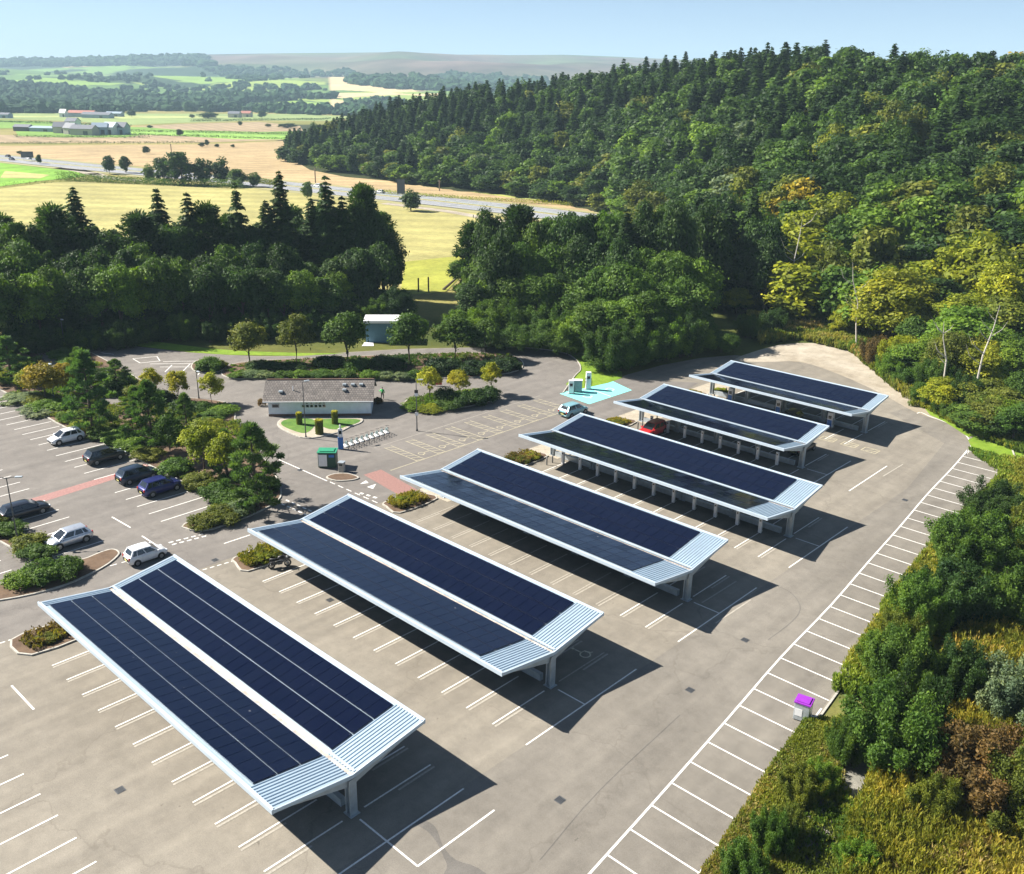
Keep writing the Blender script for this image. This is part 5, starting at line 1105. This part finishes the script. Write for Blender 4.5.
for (c_,kn,zn),L in grp.items():
    L.sort(key=lambda t:t[8])
    for i,t in enumerate(L):
        lab='only %s %s %s'%(c_,kn,zn) if len(L)==1 else ('leftmost %s %s %s'%(c_,kn,zn) if i==0 else ('rightmost %s %s %s'%(c_,kn,zn) if i==len(L)-1 else '%s %s %s from the left %s'%(nth(i+1),c_,kn,zn)))
        plant(t[3],t[0],t[1],t[2],t[4],t[5],GREEN[c_],lab,'shrub' if kn=='bushy shrub' else 'tree','%s trees %s'%(kn.split()[-1] if kn!='bushy shrub' else 'bushy',zn),joined=(t[7]=='H' and math.hypot(t[0],t[1])>190))
# the mass
def mass(name,L,label,cat,group=None,thin=1.0):
    Vs=[];vr=[];cs=[]
    for t in L:
        P=PR[{'broad':'far','tallpine':'farspruce','spruce':'farspruce'}.get(t[3],t[3])]; p=P[r_.randrange(len(P))]; V=p['V'];va=p['var']
        th_=.85 if math.hypot(t[0],t[1])<330 else thin; k=np.random.default_rng(r_.randrange(9999)).random(len(V))<th_; V=V[k];va=va[k]
        a=r_.uniform(0,6.28);ca,sa=math.cos(a),math.sin(a); sx=t[5]/2/p['R'];sz=t[4]/p['H']; g2=1.0/math.sqrt(th_)*.9
        c0=V.mean(1,keepdims=True); V=(c0+(V-c0)*g2)*np.array([sx,sx,sz]); V=np.stack([V[...,0]*ca-V[...,1]*sa,V[...,0]*sa+V[...,1]*ca,V[...,2]],-1)+np.array([t[0],t[1],t[2]])
        c_=np.array(GREEN[t[6]])*r_.uniform(.85,1.15); Vs.append(V);vr.append(va);cs.append(np.tile(c_,(len(V),1)))
    me=mesh_quads(name,np.concatenate(Vs),np.concatenate(vr),[M['leafmass']],col=np.concatenate(cs)); o=bpy.data.objects.new(name,me); COL.objects.link(o); struct(o,'stuff',label,cat); return o
mass('woodland',rest,'far wood of mixed dark conifers and rounded broadleaf trees covering the upper hill','woodland',thin=.5)
# dead trees
def dead(px,py,ty,lean,label,seed,dist=None,two=0):
    g_=G(px,py) if dist is None else AD(px,dist); d=math.hypot(*g_); z=T(*g_); h=HZ(px,ty,d)-z; r=empty('dead_tree',(g_[0],g_[1],z)); tag(r,label,'dead tree','bleached dead trees'); g=random.Random(seed)
    ax=Vector((RT[0],RT[1],0)).normalized()
    b=MB(); P=[Vector((0,0,0)),ax*lean*.3+Vector((0,0,h*.3)),ax*lean*.4+Vector((0,0,h*.55)),ax*lean+Vector((0,0,h*.8)),ax*lean*1.2+Vector((0,0,h))]; b.tube(P,[.17,.14,.11,.07,.02],7); b.build('trunk',M['dead_wood'],r)
    for i in range(7):
        t=g.uniform(.4,.9); k=min(3,int(t*4)); p=P[k].lerp(P[k+1],t*4-k if k<3 else .3); s=g.choice([-1,1]); L=h*g.uniform(.10,.2); q=p+ax*s*L*.6+Vector((0,g.uniform(-.5,.5),L*.45)); q2=p+ax*s*L*.9+Vector((0,0,L*1.0))
        b=MB(); b.tube([p,q,q2],[.055,.035,.01],5); b.build('branch',M['dead_wood'],r)
dead(864,352,262,-2.3,'leaning bleached dead tree standing alone behind the dirt patch',1,dist=edge2(864)+3)
dead(788,300,212,.8,'forked bleached dead tree rising from the dark wood',2,dist=188)
dead(990,380,305,1.2,'many branched bleached dead tree near the right edge',3,dist=edge2(990)+9)
dead(962,400,322,-1.6,'broken pale dead tree with sprawling branches left of the rightmost one',4,dist=edge2(962)+8)
# leaning tree by the gap
b=MB(); g_=G(443,290); x,y=g_; r=empty('fallen_tree',(x,y,0)); tag(r,'leaning half fallen tree at the right side of the meadow gap','tree')
b.tube([(0,0,0),(2.0,2.2,2.6),(4.2,4.4,5.0)],[.3,.24,.15],7); b.build('trunk',M['bark'],r); p=PR['broad'][1]; o=bpy.data.objects.new('crown',p['c']); COL.objects.link(o); o.parent=r; o.location=(2.6,2.9,0.2); o.scale=(.6,.6,.52); o.color=(*GREEN['mid green'],1)
# shrubs along the right border of the car park: px,py base, top, width px
for i,(a,b2,t,w,c_,lb) in enumerate([(955,560,470,80,'mid green','tall willow shrub overhanging the far bays of the right hand row'),(985,520,468,60,'dark green','dark willow shrub at the right edge behind the far bays'),(945,620,520,86,'dark green','dark willow shrub overhanging the middle bays, beside the taller one'),(905,628,555,62,'mid green','willow shrub leaning over the kerb of the middle bays'),
 (900,690,610,74,'mid green','bright willow shrub right above the purple lidded cabinet'),(892,764,645,96,'mid green','largest willow shrub, right of the purple lidded cabinet'),(905,740,650,80,'dark green','dark willow shrub behind the largest one'),(842,762,706,40,'mid green','small willow shrub at the kerb just below the purple lidded cabinet'),
 (798,800,758,44,'olive','low yellowish shrub at the kerb, below the cabinet'),(770,850,800,44,'mid green','low shrub at the kerb near the bottom of the photo'),(742,884,836,46,'mid green','low shrub at the kerb at the very bottom'),(860,590-0,552,46,'mid green','low willow shrub'),(1010,625,520,70,'mid green','willow shrub at the right edge above the tall weeds'),(1030,560,470,60,'olive','olive shrub at the right edge, upper'),
 (1012,720,640,80,'grey green','grey green willow bush at the right edge amid the weeds'),(985,800,715,110,'rusty red','reddish brown bush amid the weeds'),(1020,830,735,84,'olive','olive dark bush at the right edge, below the reddish one'),(930,820,760,50,'olive','small olive bush among the weeds left of the reddish one'),(856,872,832,40,'bright green','bright leafy shrub beside the rubble'),(935,560,500,50,'mid green','mid green shrub touching the kerb at the far bays'),(872,668,622,48,'bright green','bright ragged shrub at the kerb above the purple lidded bin'),(888,640,596,46,'olive','olive ragged shrub at the kerb between two taller willows'),(816,792,752,40,'bright green','bright low shrub at the kerb among sparse scrub'),(788,838,800,34,'olive','olive low shrub close to the kerb near the bottom'),(950,700,620,60,'dark green','dark shrub standing among the tall weeds'),(1006,560,505,60,'bright green','bright shrub beside the far bays, right of the tallest willow')]):
    if lb=='low willow shrub': continue
    x,y=G(a,b2); 
    if i<8 or i in(19,20,21,22,23): x=max(x,front_x(y)+5.0+w*.5*.066)
    d=math.hypot(x,y); h=min(6,max(1.0,HZ(a,t,d)*.9)); rr=math.sqrt(d*d+CAMZ**2); plant('ragged',x,y,0,h*.95,w*1.0*rr/FPX,GREEN[c_],lb,'shrub','willow shrubs beside the right hand bays',i=i)
# tall weeds and grass as stuff
def weeds(name,poly_px,n,h,col,label,seed,leaf=(.05,.30),spread=.35,per=26,zoff=0.0,dens=None,avoid=None):
    avoid=Gs(avoid) if avoid else None
    g=np.random.default_rng(seed); xs=[p[0] for p in poly_px];ys_=[p[1] for p in poly_px]; W_=Gs(poly_px); X=[];k=0
    bx=(min(p[0] for p in W_),max(p[0] for p in W_),min(p[1] for p in W_),max(p[1] for p in W_))
    while len(X)<n and k<n*12:
        k+=1; x=g.uniform(bx[0],bx[1]);y=g.uniform(bx[2],bx[3])
        if inpoly(x,y,W_) and not(avoid and g.random()<.9 and inpoly(x,y,avoid)) and (dens is None or vn(x,y,4,seed)>dens): X.append((x,y))
    X=np.array(X); m_=len(X); hh=h*g.uniform(.55,1.2,m_)*(.6+.8*vn(X[:,0],X[:,1],5,seed+3)); k=np.repeat(np.arange(m_),per); N_=len(k)
    t=g.uniform(.05,1,N_)**.7; a=g.uniform(0,6.28,N_); r0=spread*g.uniform(.1,1,N_)*(.35+.65*np.sin(t*2.4))*.8
    P=np.stack([X[k,0]+np.cos(a)*r0,X[k,1]+np.sin(a)*r0,hh[k]*t+zoff],1)
    up=np.stack([np.cos(a)*.35,np.sin(a)*.35,np.full(N_,1.0)],1)+g.normal(0,.22,(N_,3)); up/=np.linalg.norm(up,axis=1)[:,None]
    sd=np.cross(up,g.normal(size=(N_,3))); sd/=np.linalg.norm(sd,axis=1)[:,None]; L=leaf[1]*g.uniform(.5,1.2,N_)[:,None]; w=leaf[0]*g.uniform(.7,1.3,N_)[:,None]
    V=np.stack([P-up*L,P-sd*w,P+up*L,P+sd*w],1)
    cols=np.array([GREEN[c_] if isinstance(c_,str) else c_ for c_ in col]); nzv=vn(X[:,0],X[:,1],7,seed+1)*.75+g.random(m_)*.25; ci=np.clip((nzv*len(cols)).astype(int),0,len(cols)-1)
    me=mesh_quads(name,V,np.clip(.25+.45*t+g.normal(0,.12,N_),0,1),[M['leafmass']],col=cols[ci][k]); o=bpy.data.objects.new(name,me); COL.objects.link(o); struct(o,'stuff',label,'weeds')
def T_near(x,y): return np.zeros(len(x))+.0
RUB=[(862,748),(866,760),(858,795),(842,812),(840,850),(830,880),(800,880),(793,850),(788,820),(806,795),(832,775)]
WP=[(1100,540),(1100,980),(880,980),(835,900),(845,830),(870,780),(905,735),(925,690),(955,640),(1000,600)]
weeds('tall_weeds',WP,9500,1.55,[(.12,.16,.022),(.20,.21,.03),(.27,.245,.04),(.17,.19,.03),(.32,.26,.075)],'tall yellow green spiky weeds covering the rough ground at the right',21,leaf=(.035,.2),per=24,spread=.3,avoid=RUB)
weeds('dry_grass',[(1100,800),(1100,980),(900,980),(880,874),(960,850)],2600,.9,[(.36,.29,.12),(.42,.34,.16),(.28,.25,.08)],'pale dry grass at the bottom right corner',22,leaf=(.03,.35))
weeds('low_scrub',[(704,874),(680,915),(700,960),(830,960),(860,860),(850,800),(838,760),(860,720),(805,725),(772,770)],11000,.5,[(.09,.16,.03),(.16,.20,.04),(.24,.22,.09),(.07,.13,.03)],'low sparse scrub between the kerb and the rubble',23,leaf=(.05,.14),dens=.12,avoid=RUB)
weeds('border_grass',[(968,450),(1014,462),(1060,470),(1080,600),(1000,600),(940,640),(900,700),(850,700),(830,690),(880,610),(930,545),(1000,475)],7500,.7,[(.10,.19,.03),(.18,.25,.04),(.25,.26,.05),(.08,.15,.03)],'rough green and yellow grass under the willow shrubs',24,leaf=(.05,.2))
weeds('edge_scrub',[(905,405),(930,398),(960,400),(1040,420),(1060,470),(1010,450),(975,436),(950,424),(925,410)],1500,.9,[(.12,.20,.03),(.24,.27,.04),(.09,.15,.03)],'green scrub along the curved kerb at the far right of the asphalt',25,leaf=(.06,.22))
weeds('bank_grass',[(745,318),(800,312),(850,318),(890,350),(930,398),(905,400),(880,378),(850,352),(800,340),(760,345)],5200,1.2,[(.30,.27,.09),(.20,.22,.05),(.12,.17,.03),(.38,.32,.14)],'tawny and green grass bank behind the dirt patch',26,leaf=(.11,.36),spread=.5)

weeds('ground_cover',[(226,372),(232,366),(300,360),(400,356),(470,354),(508,356),(521,363),(516,370),(480,376),(430,378),(300,378),(240,378)],1500,.28,[(.05,.10,.03),(.08,.15,.03),(.12,.17,.04)],'low green ground cover under the street trees of the long island',31,leaf=(.09,.13),spread=.5,per=14,zoff=.12,dens=.25)
weeds('ground_cover',[(0,366),(40,358),(110,366),(150,392),(200,402),(232,408),(262,460),(276,490),(268,504),(215,527),(190,528),(220,502),(194,486),(148,463),(112,443),(64,425),(34,407),(0,388)],4200,.4,[(.06,.12,.03),(.10,.17,.035),(.16,.20,.05),(.09,.13,.05)],'low green ground cover between the shrubs of the left planting bed',32,leaf=(.09,.13),spread=.5,per=14,zoff=.12,dens=.42)
weeds('ground_cover',[(405,404),(412,399),(436,396),(470,391),(495,391),(498,396),(489,401),(455,408),(420,410)],500,.4,[(.12,.20,.03),(.09,.15,.03)],'bright ground cover of the small island with three young trees',33,leaf=(.09,.12),spread=.5,per=14,zoff=.12)
for k in range(6):
    yc=YC[k]; n_=G(0,0) if False else None
    y0=yc-6.6 if k==0 else yc-5.8
    W0=[(-70.6,y0+.5),(-69.8,y0),(-68.0,y0+.1),(-68.0,y0+(5.4 if k==0 else 4.2)),(-69.9,y0+(5.0 if k==0 else 4.0)),(-70.6,y0+3)]
    weeds('bed_plants',[PX(p[0],p[1],.0) for p in W0],150 if k==0 else 210,.5,[(.13,.15,.03),(.24,.22,.04),(.17,.13,.06),(.10,.13,.03)],'mixed low plants in the small bed at the far corner of the %s carport'%['nearest','second','third','fourth','fifth','farthest'][k],40+k,leaf=(.07,.11),spread=.3,per=16,zoff=.12)
# ------------------------------------------------------------------ fields, motorway, farms
rr_=random.Random(3)
def field(pts,col,name='field',z=.0,sc=.02):
    key='fieldmat_%d'%len(bpy.data.materials); c1=tuple(v*.85 for v in col)+(1,);c2=tuple(v*1.12 for v in col)+(1,)
    m=ground_mat('field_surface',c1,c2,tuple(v*.8 for v in col)+(1,),.012,.06,.5,bumpk=.0,rows=rr_.uniform(.2,3))
    b=MB(); b.sheet(Gs(pts),z+.05); return struct(b.build(name,m))
TAN=(.42,.31,.165); TAN2=(.36,.27,.16); YEL=(.38,.345,.13); GRN=(.17,.30,.045); LGR=(.27,.34,.09); PGR=(.25,.32,.11)
# large stubble field beyond the motorway
field([(-60,146),(0,146),(200,144.5),(283,141),(290,158),(310,170),(345,177),(400,182),(460,190),(520,193),(600,200),(640,210),(560,213),(480,203),(420,197),(340,188),(250,178),(146,167),(76,161.5),(0,154),(-60,147)],TAN,z=.0)
field([(-60,143),(0,143),(205,142.5),(283,140),(283,137.5),(200,136),(120,134.5),(110,137),(0,135),(0,129),(-60,128)],TAN2,z=.01)
field([(-60,128),(0,128.5),(14,128),(18,136),(60,137.5),(125,137.5),(150,134),(200,136),(290,139.5),(300,134),(290,131),(180,128),(125,127),(60,122),(0,120),(-60,119)],GRN,z=.02)
field([(135,126.5),(180,124),(260,122),(300,126),(303,131),(260,132),(180,130)],TAN2,z=.04)
field([(125,132),(180,131),(260,135),(298,136),(298,139.8),(230,139),(180,136),(130,134.5)],(.24,.42,.07),z=.05)
field([(-60,117),(0,119),(60,121),(130,125),(190,122.5),(260,120.5),(330,121),(360,117),(300,114),(100,113.5),(-60,113)],PGR,z=.02)
field([(0,117.5),(60,117),(120,118.5),(240,117.5),(250,116.5),(120,115.6),(0,116)],(.40,.44,.16),z=.04)
field([(-60,164),(0,163),(50,168.5),(92,173.5),(80,177),(40,181),(0,186.5),(-60,192)],(.20,.40,.04),z=.0)
field([(5,171),(50,175),(40,178.5),(0,178)],(.46,.42,.16),z=.02)
field([(-60,195),(0,189),(50,182.5),(90,181.5),(150,184),(200,186),(300,190),(370,197),(402,203),(440,209),(500,216),(490,240),(468,262),(448,288),(430,294),(380,294),(200,290),(-60,300)],YEL,z=.0)
field([(405,262),(470,255),(462,275),(446,292),(400,296)],(.34,.35,.06),z=.02)
field([(470,192),(520,194),(600,199.5),(640,206),(600,205),(520,199)],(.42,.44,.12),z=.03)
b=MB(); ML=[(-300,135),(-100,149),(0,158),(76,165.8),(146,172.5),(200,177.5),(250,182),(340,191.5),(420,199.5),(480,206),(545,213.5),(640,226),(760,244)]
MW=smooth_line(Gs(ML),5); b.strip(MW,24,.14,0); struct(b.build('motorway',M['motorway']))
def off(L,o):
    out=[]
    for i,p in enumerate(L):
        a=L[max(0,i-1)];c_=L[min(len(L)-1,i+1)]; d=Vector((c_[0]-a[0],c_[1]-a[1])).normalized(); out.append((p[0]-d.y*o,p[1]+d.x*o))
    return out
b=MB(); b.strip(off(MW,0),3.0,.17); b.strip(off(MW,-15.5),5,.12); b.strip(off(MW,15.0),4,.12); struct(b.build('motorway_verge',flat('dry_verge',(.30,.28,.12),.9)))
b=MB(); 
for o in(-10.8,10.8,-2,2): b.strip(off(MW,o),.35,.2)
for o in(-6.3,6.3):
    L=off(MW,o)
    for i in range(len(L)-1):
        n=max(1,int(math.hypot(L[i+1][0]-L[i][0],L[i+1][1]-L[i][1])/14))
        for k in range(n): 
            f=lambda t:(L[i][0]+(L[i+1][0]-L[i][0])*t,L[i][1]+(L[i+1][1]-L[i][1])*t); b.line(f(k/n),f((k+.45)/n),.3,.2)
struct(b.build('motorway_marking',M['white_line']))
b=MB(); b.strip(smooth_line(Gs([(93,173.5),(110,178),(140,181)]),4),6,.12); b.strip(smooth_line(Gs([(384,203.5),(420,208),(450,212),(486,218.5),(520,224)]),4),5,.12); b.strip(smooth_line(Gs([(60,168),(80,171),(95,175)]),3),7,.12); struct(b.build('track',M['gravel']))
# crash barrier
b=MB(); L=off(MW,0)
for a,c_ in zip(L,L[1:]): d=Vector((c_[0]-a[0],c_[1]-a[1])); b.box(((a[0]+c_[0])/2,(a[1]+c_[1])/2,.7),(d.length,.12,.35),0,math.atan2(d.y,d.x))
for a in L[::1]: b.box((a[0],a[1],.35),(.15,.15,.7))
tag(b.build('crash_barrier',M['steel']),'steel crash barrier along the middle of the motorway','barrier')
# vehicles on the motorway
def onroad(px,o):
    best=min(range(len(MW)-1),key=lambda i:abs(PX(*MW[i])[0]-px)); best=max(0,min(best,len(MW)-2))
    L=off(MW,o); j=best if PX(*MW[best])[0]<=px or best==0 else best-1; p0=PX(*L[j])[0];p1=PX(*L[j+1])[0]; t=(px-p0)/(p1-p0); x=L[j][0]+(L[j+1][0]-L[j][0])*t;y=L[j][1]+(L[j+1][1]-L[j][1])*t
    return x,y,math.atan2(L[j+1][1]-L[j][1],L[j+1][0]-L[j][0])
for (px,o,col,k,lb) in [(12,-5,'black','hatch','dark car on the motorway at the far left, behind the white one'),(8,5,'grey','hatch','grey car on the motorway at the very left edge'),(29,4,'white','suv','white vehicle on the motorway beside the dark backed sign'),(318,4,'white','suv','white car on the motorway beside the wooden pole'),(380,5,'white','hatch','white car on the motorway left of the tall road sign'),(324,-5,'black','hatch','dark car on the motorway next to the white car by the pole')]:
    x,y,a=onroad(px,o); car(x,y,a if o<0 else a+math.pi,k,col,lb,'vehicles on the motorway').location.z=.2
# farm buildings
def barn(px,py,w,dp,h,rh,rot,wall,roof,label,cat='barn',name='barn'):
    x,y=G(px,py); r=empty(name,(x,y,0),rot); tag(r,label,cat,'farm buildings')
    b=MB(); b.box((0,0,h/2),(w,dp,h)); 
    for s in(-1,1): 
        q=[(s*w/2,-dp/2,h),(s*w/2,dp/2,h),(s*w/2,0,h+rh)]; b.face(q if s>0 else q[::-1])
    b.build('wall',M[wall],r)
    b=MB(); 
    for s in(-1,1):
        e=[(-w/2-.4,s*(dp/2+.4),h-.1),(w/2+.4,s*(dp/2+.4),h-.1),(w/2+.4,0,h+rh+.05),(-w/2-.4,0,h+rh+.05)]; e2=[(p[0],p[1],p[2]+.25) for p in e]; b.face(e2[::-s]); b.face(e[::s])
        for i in range(4): j=(i+1)%4; b.face([e[i],e[j],e2[j],e2[i]][::-s])
    b.build('roof',M[roof],r)
    b=MB(); b.box((w*.2,-dp/2-.05,h*.35),(min(4,w*.25),.1,h*.65)); b.build('door',M['dark_steel'],r)
    return r
A0=R(35)
for t in [(24,131,15,8,3.5,2,A0,'dark_steel','slate','low dark barn at the left end of the farm in the fields'),(44,131.5,22,9,3,1.5,A0,'bale','bale','long low pale shed beside the dark barn'),(63,133,13,9,5,4,A0+.2,'stone','slate','stone farmhouse with a slate roof, left of the farm'),(72,134.2,11,8,5,4,A0-.3,'stone','slate','small stone farmhouse next to the slate roofed one'),(74,130.5,10,10,8,3,A0,'white','slate','tall white farm building behind the stone farmhouses'),(85,135,20,11,5,3,A0,'stone','slate','wide slate roofed barn in the middle of the farm'),(101,134.5,12,10,6,3.5,A0+.4,'bale','bale','pale blue grey round topped shed of the farm'),(112,134.5,12,10,6,4,A0-.2,'white','bale','white gabled shed near the right end of the farm'),(122,134.5,11,10,6,4,A0,'bale','slate','blue grey gabled shed at the right end of the farm')]:
    barn(*t)
for t in [(64,117,8,7,5,4.5,A0,'white','white','small white pointed building left of the distant red roofed barn'),(83,117,36,14,5,3,A0,'bale','red_roof','long red roofed barn in the distant green fields'),(98,118,38,12,4,3,A0,'bale','slate','long grey shed in front of the distant red roofed barn'),(115,116.5,22,10,4,2,A0,'bale','bale','low pale shed right of the distant red roofed barn'),(235,117.5,16,10,5,3,A0,'stone','slate','distant farmhouse hidden among hedges in the middle of the plain'),(247,117,14,9,5,3,A0,'stone','red_roof','distant red brown house right of the hedge hidden farmhouse'),(4,118,18,10,4,2,A0,'bale','slate','low distant shed at the left edge of the plain')]: barn(*t)
# houses in the wood at the right
for (px,d,lb) in [(912,205,'pale house glimpsed between trees on the wooded hill'),(1018,215,'grey roofed house at the right edge glimpsed through the wood')]:
    x,y=AD(px,d); z=T(x,y); r=barn(px,180,10,7,5,3,R(60),'render_wall','slate',lb,'house','house'); r.location=(x,y,z-1.2)
# hedges and field trees
def hedge(px0,py0,px1,py1,h,label,n=None,col='dark green',w=3):
    A=Vector(G(px0,py0));B=Vector(G(px1,py1)); L=(B-A).length; n=n or int(L*7); g=np.random.default_rng(abs(int(px0*7+py0))); t=g.random(n); 
    c0=vn(t*L,t*0,18,3); P=np.stack([A.x+(B.x-A.x)*t+g.normal(0,w*.3,n),A.y+(B.y-A.y)*t+g.normal(0,w*.3,n),h*g.uniform(.05,1,n)*(.6+.7*c0)],1); s=max(.5,A.length/900)
    me=mesh_quads('hedge',leaf_arrays(P,unit(n,g)+[0,0,.4],.42*s,.32*s),g.uniform(.2,.8,n),[M['leaf']]); o=bpy.data.objects.new('hedge',me); COL.objects.link(o); o.color=(*GREEN[col],1); tag(o,label,'hedge','hedges between the fields')
hedge(-40,144,205,143.3,1.8,'long dark hedge between the two stubble fields')
hedge(125,134.8,298,139.9,1.8,'hedge along the lower edge of the bright green strip')
hedge(125,131.5,298,134.6,2.0,'hedge along the upper edge of the bright green strip')
hedge(15,137.3,150,138,1.8,'low hedge in front of the farm')
hedge(0,187,60,182,1.4,'thin hedge between the bright green field and the yellow meadow')
hedge(-20,121.5,130,126,2.0,'hedge behind the farm')
hedge(190,121.5,330,119.5,2.5,'distant hedge left of the wooded toe')
hedge(60,180.5,240,188.5,3.2,'scrubby hedge along the motorway behind the yellow meadow',n=9000,col='mid green',w=5)
hedge(230,179.5,280,186,2.5,'low bushes beside the motorway right of the big tree clump',n=2400,col='olive',w=4)
hedge(376,193.5,640,210,1.4,'grassy edge strip below the wooded toe',n=3000,col='yellow green',w=3)
def ft(px,py,ty,wpx,c_,lb,kind='far'):
    x,y=G(px,py); d=math.hypot(x,y); h=HZ(px,ty,d); plant(kind,x,y,0,h,wpx*math.sqrt(d*d+1640)/FPX,GREEN[c_],lb,'tree','trees standing in the fields',joined=True)
for a in [(110,174,154,13,'dark green','round tree beside the motorway, left of a pair'),(126,173,155,12,'dark green','ragged tree beside the motorway, right of a pair'),(165,184,156,22,'dark green','large tree, left in the clump behind the yellow meadow'),(183,185,150,34,'dark green','largest tree of the clump behind the yellow meadow'),(205,185,158,22,'dark green','tree right of the largest in the meadow clump'),(222,185,157,22,'dark green','rightmost big tree of the meadow clump'),(150,183,164,14,'mid green','small tree at the left of the meadow clump'),(238,187,168,22,'mid green','lighter tree right of the meadow clump'),(254,187,172,14,'mid green','small tree right of the lighter tree by the motorway'),
 (411,211,189.5,23,'dark green','isolated round bush tree at the motorway edge'),(146.5,154,145.5,8,'dark green','single round tree in the tan field'),(39.5,164,153.5,6,'dark green','small tree beside the motorway left'),(20,154,150.5,6,'olive','small bush left of the dark backed sign'),(180,136,128.5,8,'dark green','tree in the bright green strip'),(308,200,180,15,'mid green','round tree between the motorway and the dark belt'),(202,147,142,7,'dark green','bush at the hedge end, left'),(207,146,139,5,'dark green','bush at the hedge end, right'),(217,147.5,143.5,5,'dark green','low bush right of the hedge end'),(233,147.5,144,5,'dark green','low bush farther right of the hedge end'),(262,118,110,11,'dark green','round tree right of the distant red brown house'),(208,118.5,112,20,'dark green','wide tree left of the hedge hidden farmhouse'),(192,118,114,6,'dark green','small tree in the distant green field'),(132,117,109,9,'dark green','tree right of the distant sheds'),(240,125.5,121,5,'dark green','bush in the distant plain'),(288,128,123,22,'dark green','thicket in the distant plain'),(150,130-2,125,6,'dark green','bush between farm and green strip'),(268,127,123.5,7,'olive','low bush in the tan strip'),(300,152,130,16,'mid green','tree at the tip of the wooded toe'),(316,146,122,14,'mid green','tall tree at the tip of the wooded toe')]:
    ft(*a)
# distant woods: low rounded crowns
def blobs(name,poly,n,hh,ww,label,seed,col=((.020,.055,.030),(.045,.095,.04)),cond=None,row=False):
    g=np.random.default_rng(seed); bm=bmesh.new(); bmesh.ops.create_icosphere(bm,subdivisions=2,radius=1); base=np.array([v.co[:] for v in bm.verts]); faces=np.array([[v.index for v in f.verts] for f in bm.faces]); bm.free()
    xs=[p[0] for p in poly];ys_=[p[1] for p in poly]; Vv=[];F=[];Cc=[];k=0;m_=0
    while m_<n and k<n*6:
        k+=1; px=g.uniform(min(xs),max(xs));py=g.uniform(min(ys_),max(ys_))
        if not inpoly(px,py,poly): continue
        h_=hit(px,py,900 if py>100 else 1500,6000,15)
        if h_ is None: continue
        x,y,d=h_
        if cond and vn(x,y,cond[0],seed)<cond[1]: continue
        s=g.uniform(.7,1.3); W_=g.uniform(*ww)*s; H_=g.uniform(*hh)*s; jj=1+g.normal(0,.22,(len(base),1)); a=g.uniform(0,6.28); B=base*jj
        B=np.stack([B[:,0]*math.cos(a)-B[:,1]*math.sin(a),B[:,0]*math.sin(a)+B[:,1]*math.cos(a),B[:,2]],1)*[W_/2,W_/2,H_*.6]+[x,y,T(x,y)+H_*.4]
        F.append(faces+m_*len(base)); Vv.append(B); t=g.random(); c_=np.array(col[0])*(1-t)+np.array(col[1])*t; Cc.append(np.tile([*c_,1],(len(base),1))); m_+=1
    if not Vv: return
    me=bpy.data.meshes.new(name); me.from_pydata(np.vstack(Vv).tolist(),[],np.vstack(F).tolist()); at=me.color_attributes.new('col','FLOAT_COLOR','POINT'); at.data.foreach_set('color',np.vstack(Cc).astype(np.float32).ravel()); me.materials.append(M['land']); me.update(); o=bpy.data.objects.new(name,me); COL.objects.link(o); struct(o,'stuff',label,'woodland')
blobs('distant_wood',[(-40,85),(30,84),(80,90),(165,97),(168,110),(120,113),(0,113.5),(-40,113)],1100,(8,13),(13,20),'wide blue green wood at the far edge of the plain at the left',1)
blobs('distant_wood',[(150,97),(230,94),(330,98),(420,106),(420,118),(330,116),(240,112),(160,112)],650,(9,14),(13,20),'broken tree lines at the far edge of the plain, centre',2,cond=(160,.45))
blobs('distant_wood',[(340,72),(430,74),(540,80),(560,92),(480,92),(400,90),(350,84)],800,(11,16),(18,30),'wooded band on the far hillside above the conifer ridge',3,cond=(300,.25))
blobs('distant_wood',[(0,60.5),(60,61),(125,59),(205,57),(215,66),(120,66),(0,67)],700,(14,20),(24,40),'dark wood along the left skyline',4)
blobs('distant_wood',[(195,66),(250,68),(340,72),(340,86),(260,84),(225,78)],230,(9,13),(16,26),'woods and hedges scattered over the right of the far green slope',5,cond=(260,.42))
blobs('distant_wood',[(0,70),(60,74),(200,76),(340,86),(340,98),(180,96),(60,88),(0,84)],190,(8,12),(13,22),'hedgerow trees scattered over the far green slope',6,cond=(120,.55))
# ------------------------------------------------------------------ haze
def haze():
    b=MB(); b.box((0,0,230),(18000,18000,480)); o=b.build('haze',[]); o['kind']='stuff'; o['label']='thin pale blue haze over the valley'; o['category']='haze'
    m=bpy.data.materials.new('haze'); m.use_nodes=True; n=m.node_tree; n.nodes.clear(); out=n.nodes.new('ShaderNodeOutputMaterial'); v=n.nodes.new('ShaderNodeVolumePrincipled')
    v.inputs['Color'].default_value=(.60,.84,1,1); v.inputs['Density'].default_value=HAZE; v.inputs['Anisotropy'].default_value=.0; n.links.new(v.outputs[0],out.inputs['Volume']); o.data.materials.clear(); o.data.materials.append(m); return o
HAZE=1.35e-4
haze()
